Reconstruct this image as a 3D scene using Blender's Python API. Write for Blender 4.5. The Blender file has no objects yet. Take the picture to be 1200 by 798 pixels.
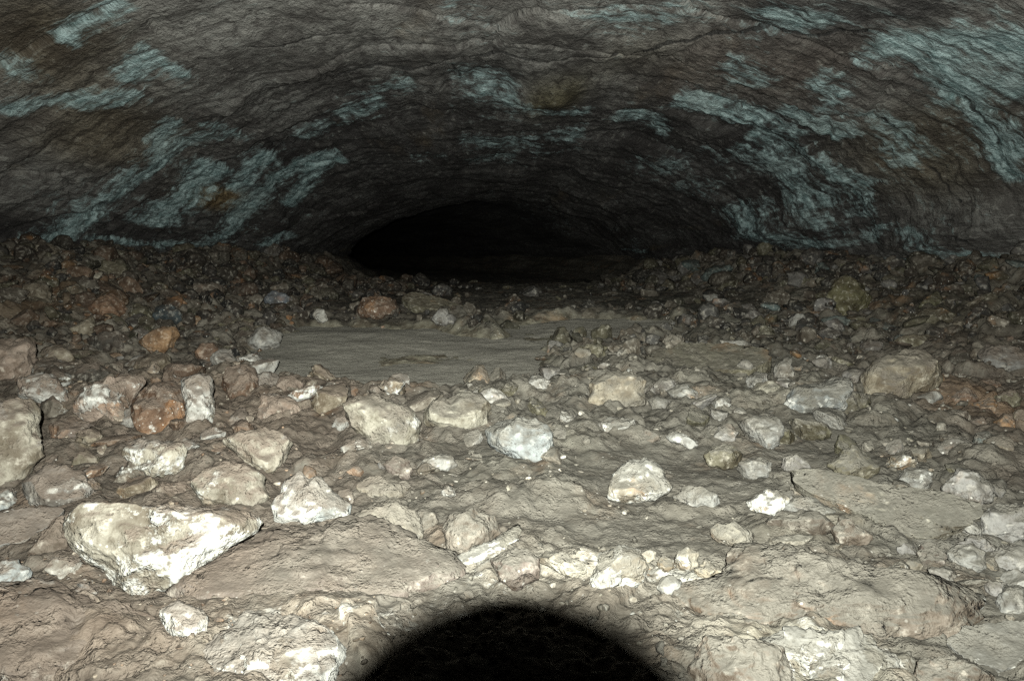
import bpy, bmesh, math, random
import numpy as np
from mathutils import Vector, Matrix

random.seed(7)
RNG = np.random.default_rng(11)
scene = bpy.context.scene
COL = scene.collection
R = math.radians

# ------------------------------------------------------------------ camera model
FPX = 910.0
CAMZ = 0.9
PITCH = math.atan((399 - 300) / FPX)
CP, SP = math.cos(PITCH), math.sin(PITCH)
CAM = np.array([0.0, 0.0, CAMZ])

def ray(px, py):
    xc = (px - 600) / FPX
    zc = -(py - 399) / FPX
    return np.array([xc, CP + zc * SP, zc * CP - SP])

# ------------------------------------------------------------------ numpy noise
def _hash(ix, iy, iz, seed):
    h = (ix.astype(np.int64) * 374761393 + iy.astype(np.int64) * 668265263 +
         iz.astype(np.int64) * 2147483647 + seed * 1274126177) & 0xFFFFFFFF
    h = ((h ^ (h >> 13)) * 1274126177) & 0xFFFFFFFF
    h = ((h ^ (h >> 15)) * 2246822519) & 0xFFFFFFFF
    return ((h ^ (h >> 16)) & 0xFFFFFF).astype(np.float32) / float(0xFFFFFF)

def vnoise(p, seed=0):
    f = np.floor(p)
    i = f.astype(np.int64)
    t = (p - f).astype(np.float32)
    t = t * t * t * (t * (t * 6 - 15) + 10)
    x, y, z = i[:, 0], i[:, 1], i[:, 2]
    tx, ty, tz = t[:, 0], t[:, 1], t[:, 2]
    def c(a, b, d):
        return _hash(x + a, y + b, z + d, seed)
    def lx(b, d):
        u = c(0, b, d); v = c(1, b, d)
        return u + (v - u) * tx
    a = lx(0, 0); b = lx(1, 0); a = a + (b - a) * ty
    e = lx(0, 1); g = lx(1, 1); e = e + (g - e) * ty
    return (a + (e - a) * tz) * 2 - 1

def fbm(p, octv=5, seed=0, gain=0.5, billow=False):
    s = np.zeros(len(p), np.float32); amp = 1.0; tot = 0
    q = p.copy()
    for k in range(octv):
        n = vnoise(q, seed + k * 17)
        if billow:
            n = np.abs(n) * 2 - 0.6
        s += n * amp; tot += amp
        amp *= gain
        q = q * 2.03 + 13.7
    return s / tot

def cells(p, seed=0):
    """2-D cellular noise: distances to nearest two feature points and the cell value"""
    f = np.floor(p).astype(np.int64)
    d1 = np.full(len(p), 9.0, np.float32); d2 = d1.copy(); val = np.zeros(len(p), np.float32)
    z = np.zeros(len(p), np.int64)
    for a in (-1, 0, 1):
        for b in (-1, 0, 1):
            cx, cy = f[:, 0] + a, f[:, 1] + b
            jx = _hash(cx, cy, z, seed); jy = _hash(cx, cy, z + 1, seed); v = _hash(cx, cy, z + 2, seed)
            d = np.hypot(cx + jx - p[:, 0], cy + jy - p[:, 1]).astype(np.float32)
            m = d < d1
            d2 = np.where(m, d1, np.minimum(d2, d))
            val = np.where(m, v, val)
            d1 = np.where(m, d, d1)
    return d1, d2, val

def smooth(a, b, x):
    t = np.clip((x - a) / (b - a), 0, 1)
    return t * t * (3 - 2 * t)

# ------------------------------------------------------------------ the cave's form
def cave_w(Y):
    return np.interp(Y, [-4, 0, 4, 6, 7, 8, 9, 10, 11, 12, 14, 18, 40], [4.6, 4.6, 4.45, 3.80, 3.46, 3.14, 2.90, 2.72, 2.60, 2.52, 2.46, 2.4, 2.0])
def cave_h(Y):
    return np.interp(Y, [-4, 0, 4, 6, 7, 8, 9, 10, 11, 12, 14, 18, 40], [2.0, 2.0, 1.86, 1.60, 1.46, 1.31, 1.17, 1.05, .97, .92, .9, .9, 0.9])
def cave_c(Y):
    return np.interp(Y, [-4, 0, 10, 13, 18, 40], [0, 0, -0.24, -.45, -1.6, -10.0])

def base_z(Y):
    return np.interp(Y, [-6, 0, 5.5, 8.0, 12, 40], [0.0, 0.0, 0.485, 0.50, 0.50, 0.45])

def ground(x, y):
    """large form of the floor, world z"""
    x = np.asarray(x, float); y = np.asarray(y, float)
    b = base_z(y)
    rel = (x - cave_c(y)) / cave_w(y)
    st = 0.42 + 0.22 * smooth(6.0, 9.0, y)
    left = smooth(st, 1.0, -rel); right = smooth(st, 1.02, rel)
    top = 0.91 + 0.05 * np.sin(x * 2.3 + 1.0) * np.sin(y * 1.7) + 0.03 * np.sin(x * 5.1 + y * 3.0)
    k = smooth(2.2, 5.0, y)
    return b + (top - b) * (left * 0.97 + right * 0.90) * k + 0.10 * (1 - k) * (left + right)

def hit(px, py):
    d = ray(px, py)
    t = 0.6; prev = t
    for _ in range(4000):
        p = CAM + d * t
        if p[2] < ground(p[0], p[1]):
            lo, hi = prev, t
            for _ in range(20):
                m = (lo + hi) / 2; q = CAM + d * m
                if q[2] < ground(q[0], q[1]): hi = m
                else: lo = m
            return CAM + d * hi
        prev = t; t += 0.02
        if t > 30: break
    return CAM + d * 12

# ------------------------------------------------------------------ helpers
def mesh_obj(name, verts, faces, mat=None, parent=None, smooth_=True, quads=False):
    me = bpy.data.meshes.new(name)
    verts = np.asarray(verts, np.float32); faces = np.asarray(faces, np.int32)
    n = faces.shape[1]
    me.vertices.add(len(verts)); me.vertices.foreach_set('co', verts.ravel())
    me.loops.add(faces.size); me.loops.foreach_set('vertex_index', faces.ravel())
    me.polygons.add(len(faces))
    me.polygons.foreach_set('loop_start', np.arange(0, faces.size, n, dtype=np.int32))
    me.polygons.foreach_set('use_smooth', np.full(len(faces), smooth_))
    me.update(calc_edges=True)
    me.validate()
    o = bpy.data.objects.new(name, me)
    COL.objects.link(o)
    if mat: me.materials.append(mat)
    if parent: o.parent = parent
    return o

def set_attr(o, name, arr):
    a = o.data.attributes.new(name, 'FLOAT', 'POINT')
    a.data.foreach_set('value', np.asarray(arr, np.float32))

def set_col(o, name, arr):
    a = o.data.attributes.new(name, 'FLOAT_COLOR', 'POINT')
    c = np.ones((len(arr), 4), np.float32); c[:, :arr.shape[1]] = arr
    a.data.foreach_set('color', c.ravel())

_ico = {}
def ico(level):
    if level not in _ico:
        bm = bmesh.new()
        bmesh.ops.create_icosphere(bm, subdivisions=level, radius=1.0)
        v = np.array([list(a.co) for a in bm.verts], np.float32)
        f = np.array([[a.index for a in q.verts] for q in bm.faces], np.int32)
        bm.free()
        _ico[level] = (v, f)
    return _ico[level]

# ------------------------------------------------------------------ materials
class NT:
    def __init__(s, name):
        s.m = bpy.data.materials.new(name); s.m.use_nodes = True
        s.t = s.m.node_tree; s.n = s.t.nodes; s.n.clear()
        s.out = s.n.new('ShaderNodeOutputMaterial')
        s.b = s.n.new('ShaderNodeBsdfPrincipled')
        s.t.links.new(s.b.outputs[0], s.out.inputs[0])
    def add(s, typ, **kw):
        n = s.n.new(typ)
        for k, v in kw.items(): setattr(n, k, v)
        return n
    def put(s, sock, v):
        if isinstance(v, bpy.types.NodeSocket): s.t.links.new(v, sock)
        elif v is not None:
            if isinstance(v, (tuple, list)) and len(v) == 3 and sock.type == 'RGBA': v = (*v, 1)
            sock.default_value = v
    def math(s, op, a, b=None, c=None, clamp=False):
        n = s.add('ShaderNodeMath', operation=op, use_clamp=clamp)
        s.put(n.inputs[0], a)
        if b is not None: s.put(n.inputs[1], b)
        if c is not None: s.put(n.inputs[2], c)
        return n.outputs[0]
    def noise(s, vec, scale, detail=6, rough=0.55, w=None, dist=0.0):
        n = s.add('ShaderNodeTexNoise', noise_dimensions='4D' if w is not None else '3D')
        s.put(n.inputs['Vector'], vec); s.put(n.inputs['Scale'], scale)
        n.inputs['Detail'].default_value = detail; n.inputs['Roughness'].default_value = rough
        n.inputs['Distortion'].default_value = dist
        if w is not None: s.put(n.inputs['W'], w)
        return n.outputs[0]
    def vor(s, vec, scale, feature='F1', rand=1.0):
        n = s.add('ShaderNodeTexVoronoi', feature=feature)
        s.put(n.inputs['Vector'], vec); s.put(n.inputs['Scale'], scale)
        n.inputs['Randomness'].default_value = rand
        return n
    def ramp(s, v, a, b, lo=0.0, hi=1.0):
        n = s.add('ShaderNodeMapRange', interpolation_type='SMOOTHSTEP')
        s.put(n.inputs['Value'], v); s.put(n.inputs['From Min'], a); s.put(n.inputs['From Max'], b)
        n.inputs['To Min'].default_value = lo; n.inputs['To Max'].default_value = hi
        return n.outputs[0]
    def mix(s, f, a, b, blend='MIX'):
        n = s.add('ShaderNodeMix', data_type='RGBA', blend_type=blend)
        s.put(n.inputs[0], f); s.put(n.inputs[6], a); s.put(n.inputs[7], b)
        return n.outputs[2]
    def attr(s, name, col=False):
        n = s.add('ShaderNodeAttribute', attribute_name=name)
        return n.outputs['Color'] if col else n.outputs['Fac']
    def bump(s, h, strength, distance, normal=None):
        n = s.add('ShaderNodeBump')
        s.put(n.inputs['Height'], h); s.put(n.inputs['Strength'], strength)
        n.inputs['Distance'].default_value = distance
        if normal is not None: s.put(n.inputs['Normal'], normal)
        return n.outputs[0]
    def finish(s, col, rough, normal=None, spec=0.35):
        s.put(s.b.inputs['Base Color'], col); s.put(s.b.inputs['Roughness'], rough)
        s.put(s.b.inputs['Specular IOR Level'], spec)
        if normal is not None: s.put(s.b.inputs['Normal'], normal)
        return s.m

def rock_material(name, source):
    """source 'object': the object's own colour (alpha = how much mineral crust); 'tint': vertex attribute"""
    t = NT(name)
    geo = t.add('ShaderNodeNewGeometry')
    vec = geo.outputs['Position']
    if source == 'object':
        oi = t.add('ShaderNodeObjectInfo')
        base = oi.outputs['Color']; alpha = oi.outputs['Alpha']
        w = t.math('MULTIPLY', oi.outputs['Random'], 60.0)
    else:
        base = t.attr('tint', True); alpha = t.attr('crust'); w = 3.0
    n1 = t.noise(vec, 9.0, 5, 0.62)
    n2 = t.noise(vec, 34.0, 5, 0.66)
    n3 = t.noise(vec, 170.0, 2, 0.6)
    darker = t.mix(1.0, base, (0.42, 0.38, 0.34), 'MULTIPLY')
    lighter = t.mix(0.35, base, (0.78, 0.72, 0.6))
    c = t.mix(t.ramp(n1, 0.36, 0.60), darker, base)
    c = t.mix(t.ramp(n2, 0.50, 0.72, 0, 0.85), c, lighter)
    c = t.mix(t.ramp(n2, 0.46, 0.32, 0, 0.7), c, darker)
    # iron staining
    nr = t.noise(vec, 5.5, 5, 0.6, w)
    c = t.mix(t.ramp(nr, 0.57, 0.72, 0, 0.62), c, t.mix(0.6, base, (0.40, 0.19, 0.07)))
    # mineral crust
    nc = t.noise(vec, 11.0, 5, 0.74)
    thr = t.math('SUBTRACT', t.math('SUBTRACT', 0.84, t.math('MULTIPLY', alpha, 0.45)), t.math('MULTIPLY', t.ramp(nr, 0.44, 0.60), 0.10))
    crust = t.ramp(nc, thr, t.math('ADD', thr, 0.09))
    crustc = t.mix(t.ramp(n2, 0.40, 0.62), (0.36, 0.355, 0.32), (0.62, 0.605, 0.55))
    c = t.mix(crust, c, crustc)
    # pits and tiny pale crystals
    v = t.vor(vec, 70.0)
    pits = t.ramp(v.outputs['Distance'], 0.30, 0.08)
    gate = t.ramp(n1, 0.50, 0.60)
    c = t.mix(t.math('MULTIPLY', pits, t.math('MULTIPLY', gate, 0.6)), c, darker)
    v2 = t.vor(vec, 42.0)
    sp = t.math('MULTIPLY', t.ramp(v2.outputs['Distance'], 0.17, 0.10), t.ramp(nr, 0.50, 0.58))
    c = t.mix(t.math('MULTIPLY', sp, 0.7), c, (0.75, 0.72, 0.64))

    # silt settled over stone and ground alike
    nd = t.noise(vec, 3.3, 7, 0.62); nd2 = t.noise(vec, 15.0, 5, 0.6)
    sx = t.add('ShaderNodeSeparateXYZ'); t.put(sx.inputs[0], geo.outputs['Normal'])
    upf = t.ramp(sx.outputs[2], 0.25, 0.95)
    dm = t.math('ADD', t.math('MULTIPLY', nd, 0.9), t.math('MULTIPLY', nd2, 0.5))
    dm = t.math('ADD', dm, t.math('MULTIPLY', upf, 0.30))
    px_ = t.add('ShaderNodeSeparateXYZ'); t.put(px_.inputs[0], vec)
    amt = t.ramp(px_.outputs[1], 3.1, 4.6, 1.0, 0.22)
    wx = t.math('ADD', px_.outputs[0], t.math('MULTIPLY', t.math('SUBTRACT', nd, 0.5), 1.2))
    warm = t.math('ADD', t.ramp(wx, 0.0, -0.8, 0, 0.85), t.ramp(wx, 1.3, 2.1, 0, 0.8), clamp=True)
    c = t.mix(t.math('MULTIPLY', amt, t.ramp(dm, 0.66, 0.92, 0, 0.85)), c, t.mix(warm, t.mix(t.ramp(nd2, 0.35, 0.65), (0.092, 0.086, 0.071), (0.165, 0.152, 0.125)), t.mix(t.ramp(nd2, 0.35, 0.65), (0.105, 0.080, 0.062), (0.185, 0.142, 0.110))))
    h = t.math('ADD', t.math('MULTIPLY', n2, 0.55), t.math('MULTIPLY', n3, 0.22))
    h = t.math('ADD', h, t.math('MULTIPLY', nc, 0.8))
    h = t.math('SUBTRACT', h, t.math('MULTIPLY', pits, 0.15))
    h = t.math('ADD', h, t.math('MULTIPLY', crust, 0.16))
    h = t.math('ADD', h, t.math('MULTIPLY', n1, 1.6))
    nrm = t.bump(h, t.ramp(nd2, 0.38, 0.62, 0.35, 1.0), 0.024)
    return t.finish(c, t.ramp(n2, 0.3, 0.7, 0.85, 0.6), nrm, 0.3)

M_ROCK = rock_material('rock_surface', 'object')
M_RUB = rock_material('rubble_surface', 'tint')

def floor_material():
    t = NT('cave_floor_surface')
    g = t.add('ShaderNodeNewGeometry'); vec = g.outputs['Position']
    tint = t.attr('tint', True); crusta = t.attr('crust'); mud = t.attr('mud')
    n1 = t.noise(vec, 9.0, 5, 0.62); n2 = t.noise(vec, 34.0, 5, 0.66); n3 = t.noise(vec, 170.0, 2, 0.6)
    nr = t.noise(vec, 4.1, 5, 0.6, 4.0)
    darker = t.mix(1.0, tint, (0.45, 0.40, 0.36), 'MULTIPLY')
    c = t.mix(t.ramp(n1, 0.34, 0.60), darker, tint)
    c = t.mix(t.ramp(n2, 0.52, 0.75, 0, 0.6), c, t.mix(0.3, tint, (0.7, 0.64, 0.52)))
    c = t.mix(t.ramp(n2, 0.46, 0.30, 0, 0.7), c, darker)
    c = t.mix(t.ramp(nr, 0.55, 0.70, 0, 0.5), c, t.mix(0.55, tint, (0.34, 0.17, 0.07)))
    nc = t.noise(vec, 11.0, 5, 0.74)
    thr = t.math('SUBTRACT', t.math('SUBTRACT', 0.86, t.math('MULTIPLY', crusta, 0.45)), t.math('MULTIPLY', t.ramp(nr, 0.42, 0.60), 0.11))
    crust = t.ramp(nc, thr, t.math('ADD', thr, 0.10))
    c = t.mix(crust, c, t.mix(t.ramp(n2, 0.40, 0.6), (0.36, 0.345, 0.295), (0.64, 0.615, 0.55)))
    v = t.vor(vec, 85.0)
    pits = t.ramp(v.outputs['Distance'], 0.28, 0.08)
    c = t.mix(t.math('MULTIPLY', pits, t.ramp(n1, 0.46, 0.62, 0, 0.5)), c, darker)
    v2 = t.vor(vec, 38.0)
    sp = t.math('MULTIPLY', t.ramp(v2.outputs['Distance'], 0.16, 0.09), t.ramp(nr, 0.50, 0.60))
    c = t.mix(t.math('MULTIPLY', sp, 0.75), c, (0.78, 0.74, 0.66))

    # silt settled over stone and ground alike
    nd = t.noise(vec, 3.3, 7, 0.62); nd2 = t.noise(vec, 15.0, 5, 0.6)
    sx = t.add('ShaderNodeSeparateXYZ'); t.put(sx.inputs[0], g.outputs['Normal'])
    upf = t.ramp(sx.outputs[2], 0.25, 0.95)
    dm = t.math('ADD', t.math('MULTIPLY', nd, 0.9), t.math('MULTIPLY', nd2, 0.5))
    dm = t.math('ADD', dm, t.math('MULTIPLY', upf, 0.30))
    px_ = t.add('ShaderNodeSeparateXYZ'); t.put(px_.inputs[0], vec)
    amt = t.math('MULTIPLY', t.ramp(px_.outputs[1], 3.1, 4.6, 1.0, 0.22), t.ramp(crusta, 0.45, 0.9, 1.0, 0.3))
    wx = t.math('ADD', px_.outputs[0], t.math('MULTIPLY', t.math('SUBTRACT', nd, 0.5), 1.2))
    warm = t.math('ADD', t.ramp(wx, 0.0, -0.8, 0, 0.85), t.ramp(wx, 1.3, 2.1, 0, 0.8), clamp=True)
    c = t.mix(t.math('MULTIPLY', amt, t.ramp(dm, 0.66, 0.92, 0, 0.6)), c, t.mix(warm, t.mix(t.ramp(nd2, 0.35, 0.65), (0.092, 0.086, 0.071), (0.165, 0.152, 0.125)), t.mix(t.ramp(nd2, 0.35, 0.65), (0.105, 0.080, 0.062), (0.185, 0.142, 0.110))))
    h = t.math('ADD', t.math('MULTIPLY', n2, 0.55), t.math('MULTIPLY', n3, 0.22))
    h = t.math('ADD', h, t.math('MULTIPLY', nc, 0.8))
    h = t.math('SUBTRACT', h, t.math('MULTIPLY', pits, 0.2))
    h = t.math('ADD', h, t.math('MULTIPLY', n1, 1.6))
    nrm = t.bump(h, t.ramp(nd2, 0.38, 0.62, 0.35, 1.0), 0.024)
    return t.finish(c, 0.75, nrm, 0.3)
M_FLOOR = floor_material()

def silt_material(name, col, col2):
    t = NT(name)
    g = t.add('ShaderNodeNewGeometry'); vec = g.outputs['Position']
    n1 = t.noise(vec, 2.2, 6, 0.6); n2 = t.noise(vec, 55.0, 5, 0.75); n4 = t.noise(vec, 12.0, 6, 0.65)
    c = t.mix(t.ramp(n1, 0.32, 0.66), col, col2)
    c = t.mix(t.ramp(n4, 0.40, 0.66, 0, 0.5), c, col2)
    c = t.mix(t.ramp(n2, 0.55, 0.32, 0, 0.55), c, tuple(k * 0.45 for k in col))
    v = t.vor(vec, 45.0)
    c = t.mix(t.ramp(v.outputs['Distance'], 0.16, 0.10, 0, 0.5), c, (0.33, 0.31, 0.27))
    h = t.math('ADD', t.math('MULTIPLY', n4, 1.2), t.math('MULTIPLY', n2, 0.8))
    return t.finish(c, 0.9, t.bump(h, 0.8, 0.015), 0.15)
M_SILT = silt_material('silt', (0.40, 0.375, 0.315), (0.31, 0.29, 0.245))

def wall_material():
    t = NT('cave_wall_surface')
    uvn = t.add('ShaderNodeUVMap'); uv = uvn.outputs[0]
    tint = t.attr('tint', True); teal = t.attr('teal'); streak = t.attr('streak')
    # isotropic in (arc, log distance); u runs round the arch, v down the tube
    n1 = t.noise(uv, 7.0, 6, 0.62)
    n2 = t.noise(uv, 48.0, 6, 0.72)
    n3 = t.noise(uv, 170.0, 3, 0.7)
    mp = t.add('ShaderNodeMapping'); mp.inputs['Scale'].default_value = (1.0, 8.5, 1.0)
    t.put(mp.inputs['Vector'], uv)
    ns = t.noise(mp.outputs[0], 10.0, 7, 0.70, dist=0.35)
    darker = t.mix(1.0, tint, (0.36, 0.34, 0.34), 'MULTIPLY')
    c = t.mix(t.ramp(n1, 0.34, 0.62), darker, tint)
    c = t.mix(t.math('MULTIPLY', t.ramp(ns, 0.52, 0.38), streak), c, darker)
    c = t.mix(t.math('MULTIPLY', t.ramp(ns, 0.56, 0.70, 0, 0.7), streak), c, t.mix(0.35, tint, (0.36, 0.36, 0.32)))
    c = t.mix(t.ramp(n2, 0.50, 0.38, 0, 0.9), c, darker)
    c = t.mix(t.ramp(n2, 0.55, 0.68, 0, 0.75), c, t.mix(0.3, tint, (0.5, 0.48, 0.42)))
    nr = t.noise(uv, 3.6, 6, 0.6, 5.0)
    c = t.mix(t.ramp(nr, 0.58, 0.72, 0, 0.5), c, t.mix(0.5, tint, (0.26, 0.17, 0.07)))
    # pale blue-green mineral bloom, frayed along the flow
    mp2 = t.add('ShaderNodeMapping'); mp2.inputs['Scale'].default_value = (1.0, 5.0, 1.0); t.put(mp2.inputs['Vector'], uv)
    ns2 = t.noise(mp2.outputs[0], 26.0, 5, 0.7)
    mix_n = t.math('ADD', t.math('MULTIPLY', n1, 0.20), t.math('MULTIPLY', n2, 0.22))
    mix_n = t.math('ADD', mix_n, t.math('MULTIPLY', ns2, 0.23))
    mix_n = t.math('ADD', mix_n, t.math('MULTIPLY', ns, 0.35))
    e = t.math('ADD', t.math('SUBTRACT', t.math('MULTIPLY', teal, 1.05), 0.06), t.math('MULTIPLY', t.math('SUBTRACT', mix_n, 0.5), 6.5))
    mask = t.ramp(e, 0.32, 1.15)
    tc = t.mix(t.ramp(ns2, 0.38, 0.62), (0.17, 0.27, 0.27), (0.52, 0.67, 0.66))
    tc = t.mix(t.ramp(n1, 0.50, 0.68, 0, 0.5), tc, (0.42, 0.50, 0.47))
    c = t.mix(t.math('MULTIPLY', mask, 0.85), c, tc)
    crack = t.attr('crack')
    c = t.mix(t.ramp(t.math('ADD', crack, t.math('MULTIPLY', t.math('SUBTRACT', n2, 0.5), 1.2)), 0.50, 0.9, 0, 0.85), c, (0.020, 0.019, 0.018))
    h = t.math('ADD', t.math('MULTIPLY', n2, 1.0), t.math('MULTIPLY', n3, 0.7))
    h = t.math('ADD', h, t.math('MULTIPLY', t.math('MULTIPLY', ns, streak), 0.6))
    h = t.math('ADD', h, t.math('MULTIPLY', mask, 0.12))
    nrm = t.bump(h, 1.0, 0.038)
    return t.finish(c, t.ramp(n2, 0.3, 0.7, 0.75, 0.5), nrm, 0.35)
M_WALL = wall_material()

# ------------------------------------------------------------------ cave vault (walls and roof in one skin)
def vault_pt(c, Y, lump=0.0):
    W, H, X = cave_w(Y), cave_h(Y), cave_c(Y)
    x = X + W * c
    z = CAMZ - 0.12 + (H + 0.12) * np.clip(1 - np.abs(c) ** 2.15, 0, 1) ** 0.80
    return x, z

def proj_v(px, py):
    """pixel -> (arc a, log distance v) on the nominal vault"""
    d = ray(px, py); lo = None
    for t in np.arange(1.0, 26, 0.03):
        p = CAM + d * t
        Y = p[1]; c = (p[0] - cave_c(Y)) / cave_w(Y)
        if abs(c) >= 1: break
        z = vault_pt(c, Y)[1]
        if p[2] >= z: break
    c = float(np.clip(c, -1, 1))
    return math.asin(c) , math.log(max(p[1], 0.5))

def stroke_field(A, V, strokes, WK=1.0):
    """max over strokes of a soft capsule; widths in photo pixels"""
    out = np.zeros(len(A), np.float32)
    for pts, wpx, amp in strokes:
        P = [proj_v(*q) for q in pts]
        Ym = math.exp(sum(p[1] for p in P) / len(P))
        w = WK * wpx / (FPX * 1.9 * 0.8 / Ym * 1.6)
        d = np.full(len(A), 99.0, np.float32)
        for (a0, v0), (a1, v1) in zip(P[:-1], P[1:]):
            ax, ay = a1 - a0, (v1 - v0) * 0.62
            L = ax * ax + ay * ay + 1e-9
            qx, qy = A - a0, (V - v0) * 0.62
            tt = np.clip((qx * ax + qy * ay) / L, 0, 1)
            d = np.minimum(d, np.hypot(qx - tt * ax, qy - tt * ay))
        out = np.maximum(out, amp * np.exp(-(d / w) ** 2 * 0.7))
    return out

TEAL = [
    ([(75, 45), (105, 25), (140, 3)], 9, 1.0),
    ([(0, 118), (45, 112), (90, 108), (150, 98)], 10, 1.0), ([(90, 115), (160, 100)], 7, .9),
    ([(145, 82), (175, 58), (200, 70)], 12, 1.0), ([(0, 72), (25, 72)], 14, .7),
    ([(60, 285), (100, 250), (150, 205), (195, 178)], 11, 1.05), ([(178, 180), (200, 135)], 8, 1.0),
    ([(70, 300), (72, 330)], 5, .8), ([(195, 175), (240, 152), (265, 148)], 8, .9), ([(240, 140), (268, 150)], 11, .9),
    ([(175, 262), (215, 225), (250, 195)], 11, .95), ([(120, 280), (170, 285), (240, 285)], 10, .75),
    ([(275, 220), (315, 185)], 7, 1.0), ([(275, 260), (330, 205), (395, 182)], 7, 1.0), ([(235, 290), (275, 262)], 9, .85),
    ([(340, 240), (398, 180)], 6, .9), ([(355, 165), (400, 150), (440, 130)], 6, .6),
    ([(400, 135), (420, 128), (445, 120)], 9, .9), ([(440, 110), (480, 95)], 8, .6), ([(30, 215), (90, 235), (60, 245)], 12, .45),
    ([(540, 90), (565, 95), (600, 98)], 12, .75), ([(620, 112), (650, 125), (690, 122)], 6, .9),
    ([(540, 155), (600, 158), (680, 152)], 9, .75), ([(545, 178), (600, 178)], 7, .6), ([(630, 170), (680, 172)], 6, .6),
    ([(730, 128), (765, 145), (775, 160)], 9, .9), ([(740, 185), (790, 195)], 14, .6), ([(480, 175), (520, 172)], 5, .6),
    ([(800, 115), (840, 125), (890, 145), (915, 165)], 13, 1.0), ([(880, 160), (930, 180), (975, 200), (1010, 215)], 10, .95),
    ([(960, 85), (985, 105), (975, 115)], 12, .9), ([(920, 130), (960, 140), (985, 158)], 12, .95), ([(980, 125), (1030, 135), (1070, 185)], 10, .65),
    ([(1025, 60), (1060, 55), (1095, 70), (1120, 110)], 20, 1.05), ([(1100, 45), (1150, 50), (1200, 60)], 20, 1.0),
    ([(1120, 110), (1150, 150), (1195, 205)], 10, .9), ([(1140, 65), (1180, 85), (1200, 105)], 16, .9), ([(1165, 150), (1198, 175)], 12, .8),
    ([(860, 65), (900, 85), (870, 90)], 14, .8), ([(900, 12), (960, 25), (900, 35)], 13, .6), ([(700, 20), (780, 22)], 18, .5),
    ([(530, 10), (570, 20)], 16, .5), ([(870, 170), (930, 215), (960, 240)], 13, .85), ([(990, 215), (1010, 250)], 10, .9),
    ([(860, 245), (900, 275), (960, 285)], 16, .9), ([(930, 225), (985, 270)], 8, .7), ([(800, 215), (830, 225)], 14, .5),
    ([(1060, 300), (1110, 308)], 7, 1.0), ([(1070, 262), (1120, 285), (1200, 300)], 14, .8), ([(1150, 290), (1195, 310)], 16, .9),
    ([(1020, 280), (1035, 260)], 9, .8), ([(310, 285), (335, 272)], 7, .9), ([(735, 290), (760, 292)], 6, .6),
    ([(20, 300), (45, 315)], 10, .6), ([(820, 180), (850, 190)], 10, .5),
]
CRACK = [
    ([(395, 92), (440, 78), (475, 82), (510, 72), (545, 63), (600, 61), (640, 66), (690, 60), (740, 60), (780, 45), (830, 39), (900, 38), (960, 42), (1010, 40)], 3.2, 1.25),
    ([(290, 52), (330, 48), (370, 38), (400, 35)], 2.2, 1.1),
    ([(270, 150), (330, 135), (400, 122), (470, 112), (530, 100)], 2.5, .8),
    ([(390, 205), (440, 190), (520, 185), (600, 188), (680, 200), (760, 215)], 3.0, 1.0),
    ([(780, 115), (840, 130), (890, 150), (930, 190), (1000, 235)], 3.0, .95),
    ([(1030, 135), (1075, 180), (1110, 215), (1130, 232)], 2.6, .9), ([(1120, 115), (1160, 165), (1200, 215)], 2.8, .9),
    ([(540, 145), (620, 148), (690, 143)], 3.2, 1.1),
    ([(925, 140), (935, 152), (945, 158)], 5, 1.3), ([(800, 95), (850, 110), (940, 118)], 2.4, .8),
    ([(250, 230), (300, 190), (350, 160), (420, 140)], 2.2, .8), ([(120, 265), (200, 215), (260, 175)], 2.0, .7),
    ([(1140, 262), (1165, 280), (1130, 300)], 6, .8), ([(610, 90), (618, 115), (640, 120)], 3, 1.0), ([(530, 75), (540, 95)], 6, .9),
]

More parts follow.
